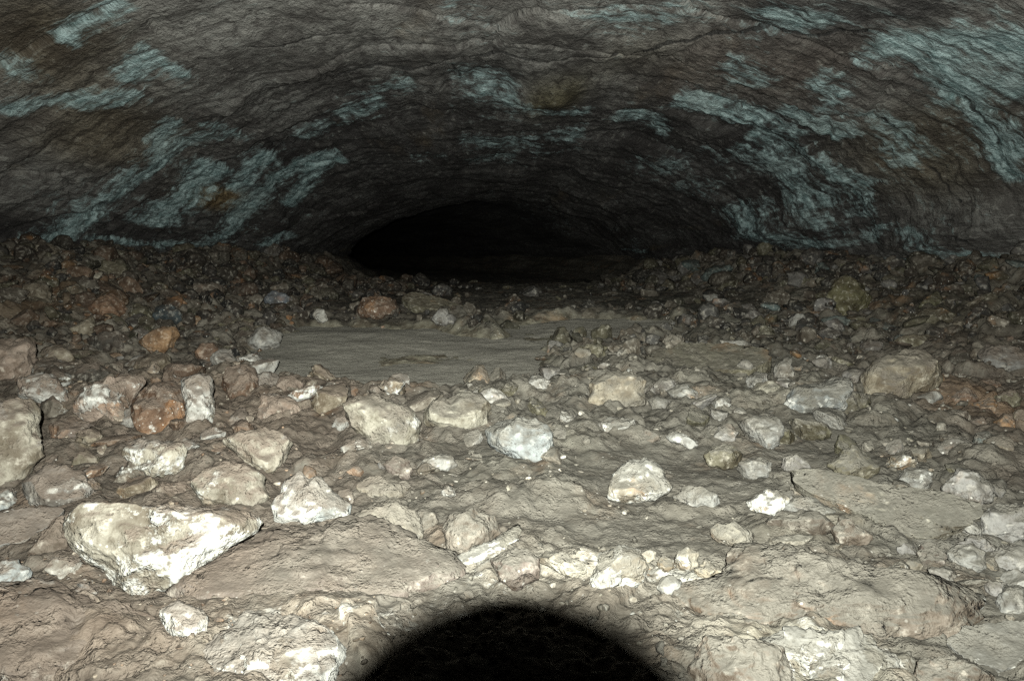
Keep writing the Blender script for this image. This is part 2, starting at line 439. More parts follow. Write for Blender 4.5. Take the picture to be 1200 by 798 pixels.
def build_vault():
    cols = 760
    a = np.linspace(-math.pi / 2, math.pi / 2, cols)
    Yv = np.concatenate([np.linspace(-4, 3.4, 30, endpoint=False), np.exp(np.linspace(math.log(3.4), math.log(14), 760)), np.linspace(14.4, 40, 30)])
    A, Y = np.meshgrid(a, Yv)
    A = A.ravel(); Y = Y.ravel(); V = np.log(np.maximum(Y, 0.5))
    c = np.sin(A)
    x, z = vault_pt(c, Y)
    # outward direction
    nx = c * 0.9; nz = np.cos(A) * 1.0; L = np.hypot(nx, nz); nx /= L; nz /= L
    uvp = np.stack([A, V, np.zeros_like(A)], 1)
    big = fbm(uvp * np.array([2.2, 4.5, 1]), 4, 3)
    flow = fbm(uvp * np.array([2.0, 30.0, 1]) + np.stack([np.zeros_like(A), big * 1.2, np.zeros_like(A)], 1), 6, 9, 0.55)
    side = smooth(0.25, 0.6, np.abs(c) + 0.45 * smooth(1.7, 2.1, V))
    med = fbm(uvp * 9.0, 5, 21, 0.55)
    grit = fbm(uvp * 60.0, 3, 31)
    # overlapping lining plates: terraces in the flow direction
    ter = V * 9 + big * 1.6 + 0.35 * np.abs(A)
    fr = ter - np.floor(ter)
    terr = smooth(0.0, 0.85, fr) - smooth(0.90, 1.0, fr)
    scale = Y / 6.0; calm = 1 - 0.55 * smooth(1.95, 2.35, V); crown = 1 - smooth(0.2, 0.75, np.abs(c))
    disp = big * 0.09 + (flow * 0.045 * (0.1 + side)) + (med * 0.045 + grit * 0.016) * calm - terr * (1 - .6 * crown) * 0.035 * (0.4 + 0.6 * _hash(np.floor(ter).astype(int), np.floor(A * 3).astype(int) * 0, np.zeros(len(A), int), 5))
    bx = np.stack([A * 3.6, V * 9.0], 1) + 0.55 * np.stack([fbm(uvp * 4, 3, 101), fbm(uvp * 4, 3, 102)], 1)
    b1, b2, bv = cells(bx, 7)
    bm_ = smooth(-0.05, 0.25, fbm(uvp * np.array([1.6, 3.5, 1]) + 9, 3, 110)) * calm
    disp = disp + ((bv - 0.5) * 0.038 + 0.02 * smooth(0.10, 0.0, b2 - b1)) * bm_
    joint = smooth(0.045, 0.0, b2 - b1) * bm_ * (bv > .35)
    band = _hash(np.floor(ter).astype(int), np.zeros(len(A), int), np.zeros(len(A), int), 15)
    cr = stroke_field(A, V + med * 0.018, [(p_, w_, a_ if q_ == 0 else a_ * 0.72) for q_, (p_, w_, a_) in enumerate(CRACK)], 0.25)
    disp += np.clip(cr - 0.3, 0, 1) * 0.03
    # ledge lump on the right where a nearer shelf hangs over the bank
    for (px, py, ra, rv, amt) in [(1150, 262, .10, .10, -0.17), (1085, 285, .06, .06, -0.08), (905, 268, .10, .09, -0.12), (640, 105, .09, .035, -.07), (565, 90, .10, .03, .07), (100, 110, .3, .1, -.06), (880, 75, .2, .05, -.06)]:
        a0, v0 = proj_v(px, py)
        disp += amt * np.exp(-((A - a0) / ra) ** 2 - ((V - v0) / rv) ** 2)
    disp = disp * np.clip(scale, .6, 1.25)
    x = x + nx * disp; z = z + nz * disp
    x = np.where(np.abs(c) > 0.9999, x + np.sign(c) * 0.15, x)
    n = len(Yv)
    idx = np.arange(n * cols).reshape(n, cols)
    f = np.stack([idx[:-1, :-1], idx[1:, :-1], idx[1:, 1:], idx[:-1, 1:]], -1).reshape(-1, 4)
    o = mesh_obj('cave_ceiling', np.stack([x, Y, z], 1), f, M_WALL)
    uvl = o.data.uv_layers.new(name='UVMap')
    li = np.empty(len(o.data.loops), np.int32); o.data.loops.foreach_get('vertex_index', li)
    uvl.data.foreach_set('uv', np.stack([A[li], V[li]], 1).astype(np.float32).ravel())
    teal = stroke_field(A, V + 0.012 * med, TEAL, 0.66)
    patch = fbm(uvp * np.array([3, 9, 1]) + 40, 4, 77)
    teal = np.clip(teal + 0.30 * smooth(0.05, 0.45, patch) - 0.02, 0, 1.2)
    cr = np.maximum(cr * (0.7 + 0.9 * smooth(-.2, .3, med)), joint * 0.5)
    set_attr(o, 'teal', teal * 1.0); set_attr(o, 'streak', np.clip(0.06 + side * 0.8, 0, 1)); set_attr(o, 'crack', cr)
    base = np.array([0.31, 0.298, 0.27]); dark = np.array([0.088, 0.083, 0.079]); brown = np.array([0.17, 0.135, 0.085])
    k = smooth(0.05, 0.55, big + 0.4 * med)[:, None]
    tint = base * (1 - k) + dark * k
    tint = tint * (0.72 + 0.5 * band * side + 0.25 * (1 - side))[:, None]
    # flash falloff put into the tint: far and middle part of the roof darkened
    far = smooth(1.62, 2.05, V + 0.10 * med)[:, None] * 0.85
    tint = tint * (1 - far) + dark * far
    for pts, w, am, cc in [([(30, 50), (60, 30)], 30, .9, brown), ([(125, 130), (100, 160)], 25, .8, brown), ([(240, 235), (255, 225)], 9, 1, np.array([.24, .17, .08])),
                           ([(820, 70), (950, 80)], 25, .6, np.array([.19, .15, .12])), ([(1080, 150), (1120, 200)], 30, .8, np.array([.15, .125, .085])), ([(730, 60), (760, 60)], 16, .7, np.array([.24, .22, .18])),
                           ([(900, 10), (1010, 15), (1090, 5)], 18, .9, dark * .8), ([(635, 105), (670, 100)], 10, .8, np.array([.14, .12, .06]))]:
        s = np.clip(stroke_field(A, V, [(pts, w, am)]), 0, 1)[:, None]
        tint = tint * (1 - s) + cc * s
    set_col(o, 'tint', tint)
    o['kind'] = 'structure'; o['label'] = 'arched lava tube roof and walls streaked with pale blue-green bloom'
    return o
build_vault()

# ------------------------------------------------------------------ cave floor
# ground patches: (pixel outline, zone kind)
def poly_world(poly):
    return np.array([hit(*p)[:2] for p in poly])
def inside(P, x, y):
    r = np.zeros(len(x), bool); j = len(P) - 1
    for i in range(len(P)):
        xi, yi = P[i]; xj, yj = P[j]
        c = ((yi > y) != (yj > y)) & (x < (xj - xi) * (y - yi) / (yj - yi + 1e-12) + xi)
        r ^= c; j = i
    return r
def edge_dist(P, x, y):
    d = np.full(len(x), 99.0)
    j = len(P) - 1
    for i in range(len(P)):
        a = P[j]; b = P[i]; ab = b - a
        t = np.clip(((x - a[0]) * ab[0] + (y - a[1]) * ab[1]) / (ab @ ab + 1e-12), 0, 1)
        d = np.minimum(d, np.hypot(x - a[0] - t * ab[0], y - a[1] - t * ab[1])); j = i
    return np.where(inside(P, x, y), d, -d)

POOL = poly_world([(300, 430), (325, 392), (370, 380), (440, 377), (510, 380), (570, 388), (620, 400), (650, 418), (648, 438), (600, 450), (520, 456), (440, 452), (370, 446), (320, 440)])
SILT2 = poly_world([(560, 392), (585, 374), (650, 369), (720, 370), (800, 376), (790, 392), (700, 398), (640, 402), (600, 400)])
MUD = [poly_world(p) for p in (
    [(480, 545), (640, 555), (705, 590), (900, 600), (900, 520), (700, 520), (650, 545), (560, 500)],
    [(500, 590), (900, 590), (900, 650), (700, 645), (620, 620), (500, 640)],
    [(880, 490), (1000, 490), (1040, 540), (940, 560), (860, 555)],
    [(95, 540), (220, 560), (230, 600), (110, 600)],
    [(120, 620), (520, 610), (560, 700), (400, 720), (150, 720)])]
# tinted ground: (px, py, rx, ry in px, colour, crust)
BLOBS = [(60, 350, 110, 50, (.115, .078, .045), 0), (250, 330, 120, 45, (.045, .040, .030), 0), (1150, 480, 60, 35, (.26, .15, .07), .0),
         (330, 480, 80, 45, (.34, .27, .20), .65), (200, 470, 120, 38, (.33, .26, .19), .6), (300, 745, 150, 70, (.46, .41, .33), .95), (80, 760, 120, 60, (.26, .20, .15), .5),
         (450, 660, 60, 25, (.30, .24, .17), .45), (545, 695, 130, 55, (.46, .42, .35), .85), (700, 675, 150, 45, (.47, .43, .35), .95), (850, 740, 100, 60, (.36, .33, .27), .6), (960, 780, 110, 45, (.38, .35, .27), .8),  # crust beside the lens shadow also tinted paler to paint in the flash glow
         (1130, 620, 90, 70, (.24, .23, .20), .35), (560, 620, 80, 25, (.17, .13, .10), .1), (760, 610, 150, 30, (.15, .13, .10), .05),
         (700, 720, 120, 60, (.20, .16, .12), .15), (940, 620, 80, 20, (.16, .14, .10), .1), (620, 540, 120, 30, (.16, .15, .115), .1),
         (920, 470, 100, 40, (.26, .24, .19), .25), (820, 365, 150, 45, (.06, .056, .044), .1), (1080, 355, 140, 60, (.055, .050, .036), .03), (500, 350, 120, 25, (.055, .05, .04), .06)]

def floor_base(x, y):
    return ground(x, y)

def floor_height(x, y, detail=True):
    z = ground(x, y)
    p = np.stack([x, y, np.zeros_like(x)], 1)
    mud = np.zeros(len(x))
    for P in MUD: mud = np.maximum(mud, smooth(-0.06, 0.12, edge_dist(P, x, y)))
    wob = 0.16 * fbm(p * 3.5, 3, 90)
    pool = smooth(-0.12, 0.10, edge_dist(POOL, x, y) + 0.7 * wob); pool2 = smooth(-0.10, 0.14, edge_dist(SILT2, x, y) + wob)
    s = np.clip(y / 3.2, 0.7, 1.25)
    rl = np.abs((x - cave_c(y)) / cave_w(y) - 0.08)
    s = s * (1 - 0.75 * smooth(4.9, 6.2, y) * (1 - smooth(0.35, 0.7, rl)))
    d1, d2, val = cells(p[:, :2] * 6.0 + 0.5 * np.stack([fbm(p * 6, 3, 2), fbm(p * 6, 3, 5)], 1), 3)
    lump = (1 - d1 ** 1.6 * 1.3) * (0.3 + 0.7 * val)
    e1, e2, val2 = cells(p[:, :2] * 19.0 + 0.3 * np.stack([fbm(p * 20, 2, 12), fbm(p * 20, 2, 15)], 1), 8)
    lump2 = (1 - e1 * 1.3) * (0.3 + 0.7 * val2)
    f1 = fbm(p * 1.7, 3, 40); f2 = fbm(p * 6, 5, 44, 0.55); f3 = fbm(p * 40, 4, 50, 0.55)
    rough = 1 - 0.82 * np.maximum(mud, np.maximum(pool, pool2))
    z = z + f1 * 0.035 + (lump * 0.070 * s + lump2 * 0.026 * s) * rough + f2 * 0.022 + f3 * 0.006 * (0.4 + rough)
    z = z - 0.004 - 0.055 * pool - 0.05 * pool2
    return z, mud, pool, pool2, val, val2

def build_floor():
    cols_d = 760
    u = np.concatenate([np.linspace(-2, -1.02, 40), np.linspace(-1, 1, cols_d), np.linspace(1.02, 2, 40)])
    Yv = np.concatenate([np.linspace(-4, 1.15, 24, endpoint=False), np.exp(np.linspace(math.log(1.15), math.log(11.5), 800)), np.linspace(11.8, 40, 50)])
    U, Y = np.meshgrid(u, Yv); U = U.ravel(); Y = Y.ravel()
    W = cave_w(Y) + 0.5
    D = np.minimum(0.72 * np.maximum(Y, 0.5) + 0.25, W * 0.97)
    x = np.where(np.abs(U) <= 1, U * D, np.sign(U) * (D + (np.abs(U) - 1) * (W - D)))
    x = x + cave_c(Y)
    z, mud, pool, pool2, val, val2 = floor_height(x, Y)
    n = len(Yv); m = len(u)
    idx = np.arange(n * m).reshape(n, m)
    f = np.stack([idx[:-1, :-1], idx[:-1, 1:], idx[1:, 1:], idx[1:, :-1]], -1).reshape(-1, 4)
    o = mesh_obj('cave_floor', np.stack([x, Y, z], 1), f, M_FLOOR)
    tint = np.tile(np.array([0.175, 0.160, 0.130]), (len(x), 1)); crust = np.full(len(x), 0.28)
    tint *= (0.55 + 0.6 * val)[:, None]
    tint *= (0.8 + 0.4 * val2)[:, None]
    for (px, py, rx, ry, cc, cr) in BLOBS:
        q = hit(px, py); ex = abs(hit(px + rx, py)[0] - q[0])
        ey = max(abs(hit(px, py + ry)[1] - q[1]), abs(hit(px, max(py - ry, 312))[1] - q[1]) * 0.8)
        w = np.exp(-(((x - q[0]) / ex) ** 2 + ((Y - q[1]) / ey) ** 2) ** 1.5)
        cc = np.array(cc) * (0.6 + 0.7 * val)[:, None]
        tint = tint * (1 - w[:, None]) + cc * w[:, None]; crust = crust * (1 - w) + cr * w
    mc = np.array([0.135, 0.123, 0.102]); mm = (mud * 0.75)[:, None]
    tint = tint * (1 - mm) + mc * mm; crust = crust * (1 - mud * 0.7)
    pc = np.array([0.24, 0.225, 0.165]); pp = np.maximum(pool, pool2)[:, None]
    tint = tint * (1 - pp) + pc * pp; crust = crust * (1 - pp[:, 0])
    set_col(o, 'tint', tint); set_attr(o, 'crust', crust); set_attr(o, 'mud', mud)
    o['kind'] = 'structure'; o['label'] = 'uneven cave floor of brown mud and crusted breakdown'
build_floor()

def build_silt(name, P, drop, label):
    c = P.mean(0); P2 = c + (P - c) * 1.16
    xs = np.linspace(P2[:, 0].min(), P2[:, 0].max(), 170); ys = np.linspace(P2[:, 1].min(), P2[:, 1].max(), 150)
    X, Y = np.meshgrid(xs, ys); x = X.ravel(); y = Y.ravel()
    ed = edge_dist(P2, x, y)
    p = np.stack([x, y, 0 * x], 1)
    z = ground(x, y) - drop + 0.016 * fbm(p * np.array([2.5, 3.5, 1]), 5, 5, .55) + 0.03 * fbm(p * 0.9, 2, 6) - 0.25 * smooth(0.02, -0.12, ed)
    m = len(xs); idx = np.arange(len(x)).reshape(len(ys), m)
    f = np.stack([idx[:-1, :-1], idx[:-1, 1:], idx[1:, 1:], idx[1:, :-1]], -1).reshape(-1, 4)
    f = f[(ed[f] > -0.1).any(1)]
    o = mesh_obj(name, np.stack([x, y, z], 1), f, M_SILT)
    o['kind'] = 'structure'; o['label'] = label
build_silt('silt_bed', POOL, 0.012, 'smooth flat bed of grey-olive silt in the middle of the passage')
build_silt('silt_bed', SILT2, 0.022, 'dimmer flat silt bed behind and to the right of the big one')

# ------------------------------------------------------------------ rocks
PAL = dict(cream=(.35, .32, .255), white=(.42, .405, .36), bluewhite=(.32, .34, .33), grey=(.25, .24, .22), lgrey=(.285, .28, .255), tan=(.30, .26, .19),
           brown=(.155, .128, .10), dark=(.058, .052, .043), rust=(.175, .108, .068), pink=(.34, .265, .21), orange=(.30, .185, .10), olive=(.15, .135, .09),
           teal=(.16, .19, .18), buff=(.28, .26, .205), mauve=(.150, .124, .104))
used_xy = []

def facets(q, rng, n, flat=(0.62, 0.92), front=0.5):
    for _ in range(n):
        m = rng.normal(size=3); m[2] = m[2] * (1 + front); m /= np.linalg.norm(m)
        h = rng.uniform(*flat)
        s = q @ m - h
        q = q - np.outer(np.clip(s, 0, None) * 0.93, m)
    return q

def outline_rock(label, poly, col, plate=False, rough=1.0, tilt=35, thick=0.75, crust=0.3, knob=0.3, cuts=7, cat='rock', name=None, group='loose rocks on the cave floor', shade=1.0, lift=0.0):
    P = np.array(poly, float)
    w_px = P[:, 0].max() - P[:, 0].min(); h_px = P[:, 1].max() - P[:, 1].min()
    bx = P[P[:, 1] > P[:, 1].max() - 0.25 * h_px][:, 0].mean(); by = P[:, 1].max() - 0.06 * h_px
    seed = int(abs(P.sum() * 7)) % 100000
    rng = np.random.default_rng(seed)
    p0 = hit(min(max(bx, -40), 1240), by); p0 = p0 + np.array([0, 0, 0.002 + lift])
    cpx = P.mean(0); d = ray(*cpx); dh = np.array([d[0], d[1], 0]); dh /= np.linalg.norm(dh)
    tl = R(tilt)
    n = -dh * math.cos(tl) + np.array([0, 0, 1]) * math.sin(tl)
    u = np.cross(np.array([0, 0, 1.0]), n); u /= np.linalg.norm(u); v = np.cross(n, u)
    pts = []
    for a in P:
        r = ray(*a); t = ((p0 - CAM) @ n) / (r @ n); pts.append(CAM + r * t)
    pts = np.array(pts); c = pts.mean(0)
    uv = np.stack([(pts - c) @ u, (pts - c) @ v], 1)
    # dense outline -> radius by angle
    dn = []
    for i in range(len(uv)):
        a, b = uv[i], uv[(i + 1) % len(uv)]
        for t in np.linspace(0, 1, 24, endpoint=False): dn.append(a + (b - a) * t)
    dn = np.array(dn); th = np.arctan2(dn[:, 1], dn[:, 0]); rr = np.hypot(dn[:, 0], dn[:, 1])
    g = np.linspace(-math.pi, math.pi, 145)[:-1]; rad = np.zeros(144); 
    for i, a in enumerate(g):
        dd = np.abs((th - a + math.pi) % (2 * math.pi) - math.pi); m = dd < 0.06
        rad[i] = rr[m].max() if m.any() else rr[dd.argmin()]
    if not plate: rad = (np.roll(rad, 1) + 2 * rad + np.roll(rad, -1)) / 4
    else: rad = rad * (1 + 0.06 * rng.uniform(-1, 1, 144) * (rng.uniform(0, 1, 144) < .3)) * (1 + .035 * np.sin(g * 9 + rng.uniform(0, 6)))
    rm = rad.mean()
    size_px = max(w_px, h_px)
    lev = 6 if size_px > 110 else 5 if size_px > 34 else 4
    q, f = ico(lev); q = facets(q.astype(float).copy(), rng, 0 if plate else cuts + 3, (0.58, 0.92))
    a = np.arctan2(q[:, 1], q[:, 0]); rho = np.clip(np.hypot(q[:, 0], q[:, 1]), 1e-6, None)
    ra = np.interp(a, np.append(g, math.pi), np.append(rad, rad[0]))
    k = np.minimum(rho ** 0.72, 1.0)
    t = thick * min(rm, rad.min() * 1.6)
    L = np.stack([ra * k * np.cos(a), ra * k * np.sin(a), q[:, 2] * t], 1)
    if plate:
        kk = np.minimum(rho * 1.07, 1.0)
        L = np.stack([ra * kk * np.cos(a), ra * kk * np.sin(a), t * np.clip(q[:, 2] * 3.0, -1, 1)], 1)
    dirn = L / np.linalg.norm(L + 1e-9, axis=1)[:, None]
    o_ = rng.uniform(0, 50, 3)
    dsp = fbm(L / rm * 1.3 + o_, 4, 1) * 0.13 + fbm(L / rm * 4 + o_, 5, 3, 0.6) * 0.075 + knob * 0.13 * fbm(L / rm * 2.6 + o_, 4, 8, 0.55, True)
    dsp += -knob * 0.03 + 0.006 / rm * fbm(L * 55 + o_, 3, 4)
    dsp = dsp * rough
    if plate: dsp = dsp * 0.55
    L = L + dirn * (dsp * rm)[:, None]
    Wd = c + L[:, :1] * u + L[:, 1:2] * v + L[:, 2:] * n
    # origin at the rock's underside
    org = np.array([c[0], c[1], Wd[:, 2].min()])
    small = size_px < 55
    nm = name or ('stone' if small else 'boulder' if size_px > 90 else 'rock')
    o = mesh_obj(nm, Wd - org, f, M_ROCK); o.location = org
    cc = np.array(PAL[col] if isinstance(col, str) else col) * shade * 0.88 * rng.uniform(0.94, 1.06)
    o.color = (*[float(min(z, .85)) for z in cc], crust)
    o['label'] = label; o['category'] = cat if cat != 'rock' else nm; o['group'] = group
    used_xy.append((c[0], c[1], rm))
    return o

exec_list = []
def K(label, poly, col, **kw): exec_list.append((label, poly, col, kw))

# --- left foreground
K('cream knobbly two-lobed boulder cut off by the left edge', [(-34, 480), (0, 470), (20, 467), (36, 466), (46, 474), (50, 484), (47, 496), (52, 508), (54, 522), (50, 536), (40, 548), (28, 562), (12, 572), (-20, 575), (-40, 530)], 'cream', tilt=25, thick=.6, crust=.5, knob=.5)
K('pinkish crusted boulder high at the left edge above the cream one', [(-40, 400), (0, 396), (22, 396), (40, 402), (46, 414), (42, 428), (50, 440), (20, 452), (-20, 458), (-45, 430)], 'pink', tilt=25, crust=.4, knob=.5, thick=.8)
K('low crusty boulder with white underside beside the cream two-lobed one', [(20, 446), (45, 438), (70, 443), (84, 458), (82, 473), (70, 487), (55, 483), (40, 470), (22, 464)], 'pink', crust=.75, knob=.6, shade=.8)
K('dark flat brown stone behind the white-bottomed crusty boulder', [(70, 441), (100, 430), (128, 431), (130, 440), (112, 452), (88, 456), (73, 449)], 'dark', tilt=55, crust=.0, shade=1.4)
K('pale boulder with an orange patch left of the rusty crystal-flecked one', [(85, 478), (92, 458), (130, 440), (158, 437), (170, 446), (158, 462), (152, 478), (152, 500), (130, 507), (102, 494)], 'pink', crust=.55, knob=.5, shade=.85)
K('rusty brown boulder flecked with white crystals', [(152, 480), (162, 456), (182, 442), (205, 440), (216, 452), (218, 480), (214, 508), (190, 516), (166, 512), (155, 500)], 'rust', crust=.42, knob=.3)
K('white-crusted upright block touching the rusty crystal-flecked boulder', [(214, 442), (233, 437), (247, 441), (250, 466), (253, 500), (240, 513), (218, 512), (216, 475)], 'buff', crust=.8, knob=.3)
K('cream and orange wedge-shaped rock with a blue-grey left corner', [(141, 524), (160, 514), (180, 518), (205, 519), (222, 520), (228, 532), (221, 546), (205, 558), (190, 564), (176, 565), (166, 553), (152, 541)], 'cream', crust=.75, knob=.3, thick=.8)
K('flat brown stone right of the cream two-lobed boulder', [(58, 502), (84, 492), (112, 502), (96, 518), (66, 522)], 'mauve', tilt=55, crust=.15)
K('round dark grey rock above the white-patched grey slab', [(84, 545), (88, 532), (104, 527), (120, 534), (120, 549), (104, 556), (90, 554)], 'olive', crust=.1)
K('small brown stone left of the cream and orange wedge', [(130, 516), (134, 505), (148, 501), (155, 509), (146, 522), (134, 522)], 'brown', crust=.1)
K('dark stone half buried left of the round dark grey rock', [(50, 545), (60, 533), (72, 533), (68, 543), (56, 550)], 'dark', crust=0, shade=1.3)
K('grey rock with white patches on the far side of the left slab', [(24, 568), (50, 548), (80, 548), (102, 560), (112, 576), (104, 592), (76, 600), (40, 603), (26, 590)], 'grey', crust=.5, knob=.4, tilt=45)
K('white-speckled grey rock at the left edge above the grey slab', [(-20, 580), (2, 572), (22, 574), (26, 590), (10, 602), (-18, 604)], 'bluewhite', crust=.6, knob=.5)
K('cream round-topped boulder behind the blue-white angular rock', [(262, 516), (280, 508), (305, 505), (327, 505), (342, 513), (344, 530), (336, 548), (318, 560), (300, 556), (288, 544), (276, 530)], 'cream', crust=.5, knob=.3)
K('tan cracked boulder left of the blue-white angular rock', [(222, 566), (236, 547), (260, 541), (290, 547), (310, 562), (317, 588), (304, 602), (270, 596), (236, 588)], 'cream', crust=.4, knob=.3, shade=.75)
K('round brown rock left of the tan cracked boulder', [(172, 574), (190, 563), (216, 562), (228, 571), (226, 584), (204, 592), (180, 589)], 'brown', crust=.2, shade=1.2)
K('rust-stained block between the wedge and the cream round-topped boulder', [(238, 534), (250, 522), (264, 518), (276, 528), (286, 543), (262, 544), (244, 543)], 'rust', crust=.15, shade=1.2)
K('dark rusty block beside the small grey angular stone', [(258, 450), (266, 432), (284, 428), (301, 436), (303, 458), (290, 476), (270, 472)], 'rust', crust=.35, shade=.7)
K('small pale grey angular stone beside the dark rusty block', [(250, 458), (250, 446), (260, 443), (269, 447), (268, 458), (257, 462)], 'lgrey', crust=.3, cuts=9)
K('pinkish crusty boulder behind the cream round-topped one', [(300, 486), (304, 466), (322, 457), (344, 464), (354, 482), (346, 498), (318, 502), (303, 498)], 'pink', crust=.5, knob=.6)
K('small reddish knob right of the dark rusty block', [(322, 455), (328, 443), (344, 441), (355, 450), (352, 463), (336, 466)], 'pink', crust=.4, shade=.8)
K('small cream stone left of the dark brown cube', [(354, 458), (358, 448), (370, 447), (379, 456), (374, 469), (360, 470)], 'cream', crust=.4, shade=.9)
K('dark brown cube-like block at the near edge of the silt bed', [(376, 456), (384, 447), (402, 446), (411, 452), (412, 464), (398, 470), (384, 470), (377, 466)], 'dark', crust=0, cuts=10, tilt=20, shade=1.2)
K('small rusty stone touching the dark brown cube', [(408, 452), (416, 450), (421, 457), (418, 466), (410, 465)], 'rust', crust=.3)
K('long dark olive stone along the near edge of the silt bed', [(428, 458), (434, 451), (448, 450), (464, 453), (478, 463), (470, 474), (450, 467)], 'dark', crust=0, shade=1.25)
K('dark jagged stone midway along the silt bed edge', [(494, 466), (503, 459), (520, 456), (533, 464), (524, 473), (504, 472)], 'dark', crust=0)
K('dark upright stone at the right of the pale grey-buff boulder', [(560, 458), (574, 451), (590, 461), (592, 479), (578, 484), (566, 474)], 'olive', crust=.05, shade=.75)
K('broad pale crusted boulder below the dark brown cube', [(394, 476), (412, 465), (440, 463), (462, 471), (480, 484), (492, 500), (490, 520), (474, 530), (440, 526), (414, 516), (400, 500)], 'buff', crust=.5, knob=.6, shade=1.1)
K('small round pale stone at the left of the broad crusted boulder', [(388, 500), (392, 487), (404, 488), (410, 498), (404, 508), (394, 508)], 'lgrey', crust=.5)
K('grey-buff flat-topped boulder under the dark jagged stone', [(491, 484), (498, 471), (516, 473), (530, 466), (548, 462), (566, 463), (576, 476), (572, 496), (555, 506), (528, 514), (505, 511), (493, 498)], 'buff', crust=.35, knob=.35)
K('ragged white crust lump below the broad crusted boulder', [(398, 526), (414, 517), (430, 516), (438, 526), (424, 536), (404, 534)], 'white', crust=.7, knob=.8, tilt=50)
K('blue-grey speckled boulder in the centre of the passage', [(570, 506), (582, 494), (604, 489), (630, 493), (648, 500), (654, 512), (650, 528), (640, 541), (626, 550), (610, 548), (600, 541), (584, 528), (573, 516)], 'bluewhite', crust=.5, knob=.4, shade=.85)
K('grey lump leaning on the right side of the blue-grey speckled boulder', [(644, 512), (652, 501), (668, 502), (679, 511), (674, 524), (656, 530), (646, 524)], 'grey', crust=.35, knob=.5)
K('light grey low stone left of the blue-grey speckled boulder', [(484, 553), (496, 540), (512, 532), (528, 535), (536, 544), (520, 552), (500, 556)], 'lgrey', crust=.4, tilt=50)
K('reddish brown block above the small cream boulder', [(450, 545), (462, 536), (480, 538), (486, 550), (478, 566), (460, 562)], 'mauve', crust=.1, cuts=9, shade=1.1)
K('blue-white angular rock, brightest of the left foreground', [(318, 590), (332, 562), (350, 553), (358, 564), (372, 560), (386, 570), (396, 582), (412, 596), (411, 608), (392, 613), (362, 617), (334, 615), (319, 608)], 'bluewhite', crust=.85, knob=.35, cuts=10, shade=1.15)
K('small purple-brown stone right of the blue-white angular rock', [(394, 582), (397, 574), (408, 573), (417, 582), (415, 592), (404, 592)], 'mauve', crust=0)
K('brown triangular stone wedged above the blue-white angular rock', [(352, 558), (359, 546), (371, 549), (374, 560), (364, 568), (355, 566)], 'brown', crust=0, cuts=9)
K('small cream boulder with a flat top below the reddish brown block', [(418, 572), (430, 562), (448, 560), (468, 563), (484, 574), (478, 586), (454, 586), (430, 584)], 'cream', crust=.3, shade=.8, tilt=50)
K('cream hunched rock right of the blue-white angular rock', [(411, 602), (430, 586), (456, 580), (476, 590), (490, 605), (497, 624), (492, 638), (477, 636), (462, 617), (440, 609), (420, 612)], 'cream', crust=.5, knob=.3, tilt=40)
# --- centre and right
K('tan many-sided boulder beyond the grey oblong stone', [(690, 452), (704, 440), (725, 434), (745, 437), (758, 447), (754, 460), (758, 474), (738, 478), (720, 485), (700, 482), (684, 476), (692, 464)], 'tan', crust=.25, knob=.15, cuts=9, tilt=25, shade=1.1)
K('grey oblong stone with a white end in the middle distance', [(702, 497), (712, 489), (730, 489), (748, 494), (757, 503), (746, 513), (726, 516), (709, 510)], 'lgrey', crust=.5)
K('dark knob tucked against the grey oblong stone', [(746, 512), (754, 504), (768, 505), (776, 514), (766, 522), (750, 520)], 'brown', crust=.1)
K('pale slanting stone right of the grey oblong one', [(780, 511), (789, 504), (805, 508), (819, 517), (824, 525), (812, 530), (798, 520), (785, 517)], 'lgrey', crust=.55, shade=1.1)
K('cream-white boulder with a ragged edge, brightest in the centre', [(709, 572), (712, 558), (718, 545), (735, 537), (752, 539), (758, 536), (772, 541), (781, 549), (779, 559), (788, 570), (785, 578), (768, 586), (752, 590), (730, 588), (713, 583)], 'cream', crust=.75, knob=.55, shade=1.0, tilt=20)
K('flat pale slab poking out right of the cream-white boulder', [(782, 582), (798, 574), (825, 575), (846, 585), (838, 593), (808, 592)], 'lgrey', tilt=60, crust=.3, shade=1.1)
K('small bright cream round stone above the dark slab', [(873, 587), (883, 577), (900, 573), (916, 575), (925, 585), (922, 597), (908, 606), (894, 603), (880, 597)], 'cream', crust=.85, shade=1.25, knob=.4)
K('light grey pitted rock right of the pale slanting stone', [(864, 492), (880, 483), (897, 484), (914, 491), (919, 506), (914, 520), (902, 528), (888, 522), (872, 514)], 'lgrey', crust=.3, knob=.4)
K('grey stone at the left of the light grey pitted rock', [(834, 514), (842, 498), (858, 494), (866, 506), (862, 520), (846, 521)], 'grey', crust=.25, shade=1.1)
K('low grey stone below the light grey pitted rock', [(860, 546), (874, 536), (895, 535), (906, 545), (900, 557), (882, 561), (866, 556)], 'lgrey', crust=.3, tilt=45, shade=.9)
K('small pale crystal-faced stone in the middle distance', [(832, 470), (842, 463), (856, 468), (857, 478), (846, 484), (835, 479)], 'lgrey', crust=.45)
K('two-lobed pale grey rock right of the tan many-sided boulder', [(779, 460), (792, 452), (806, 451), (818, 460), (816, 472), (802, 478), (788, 474)], 'lgrey', crust=.4, knob=.5, shade=.9)
K('blue-tinged grey stone between the tan and two-lobed rocks', [(756, 470), (768, 464), (786, 470), (784, 482), (766, 484)], 'grey', crust=.3)
K('dark brown lump right of the pale slanting stone', [(822, 536), (834, 522), (852, 520), (870, 530), (868, 544), (846, 551), (828, 546)], 'olive', crust=.05, shade=.85)
K('dark squat stone left of the tan many-sided boulder', [(644, 452), (650, 441), (668, 440), (675, 452), (670, 464), (652, 465)], 'dark', crust=.05, shade=1.1)
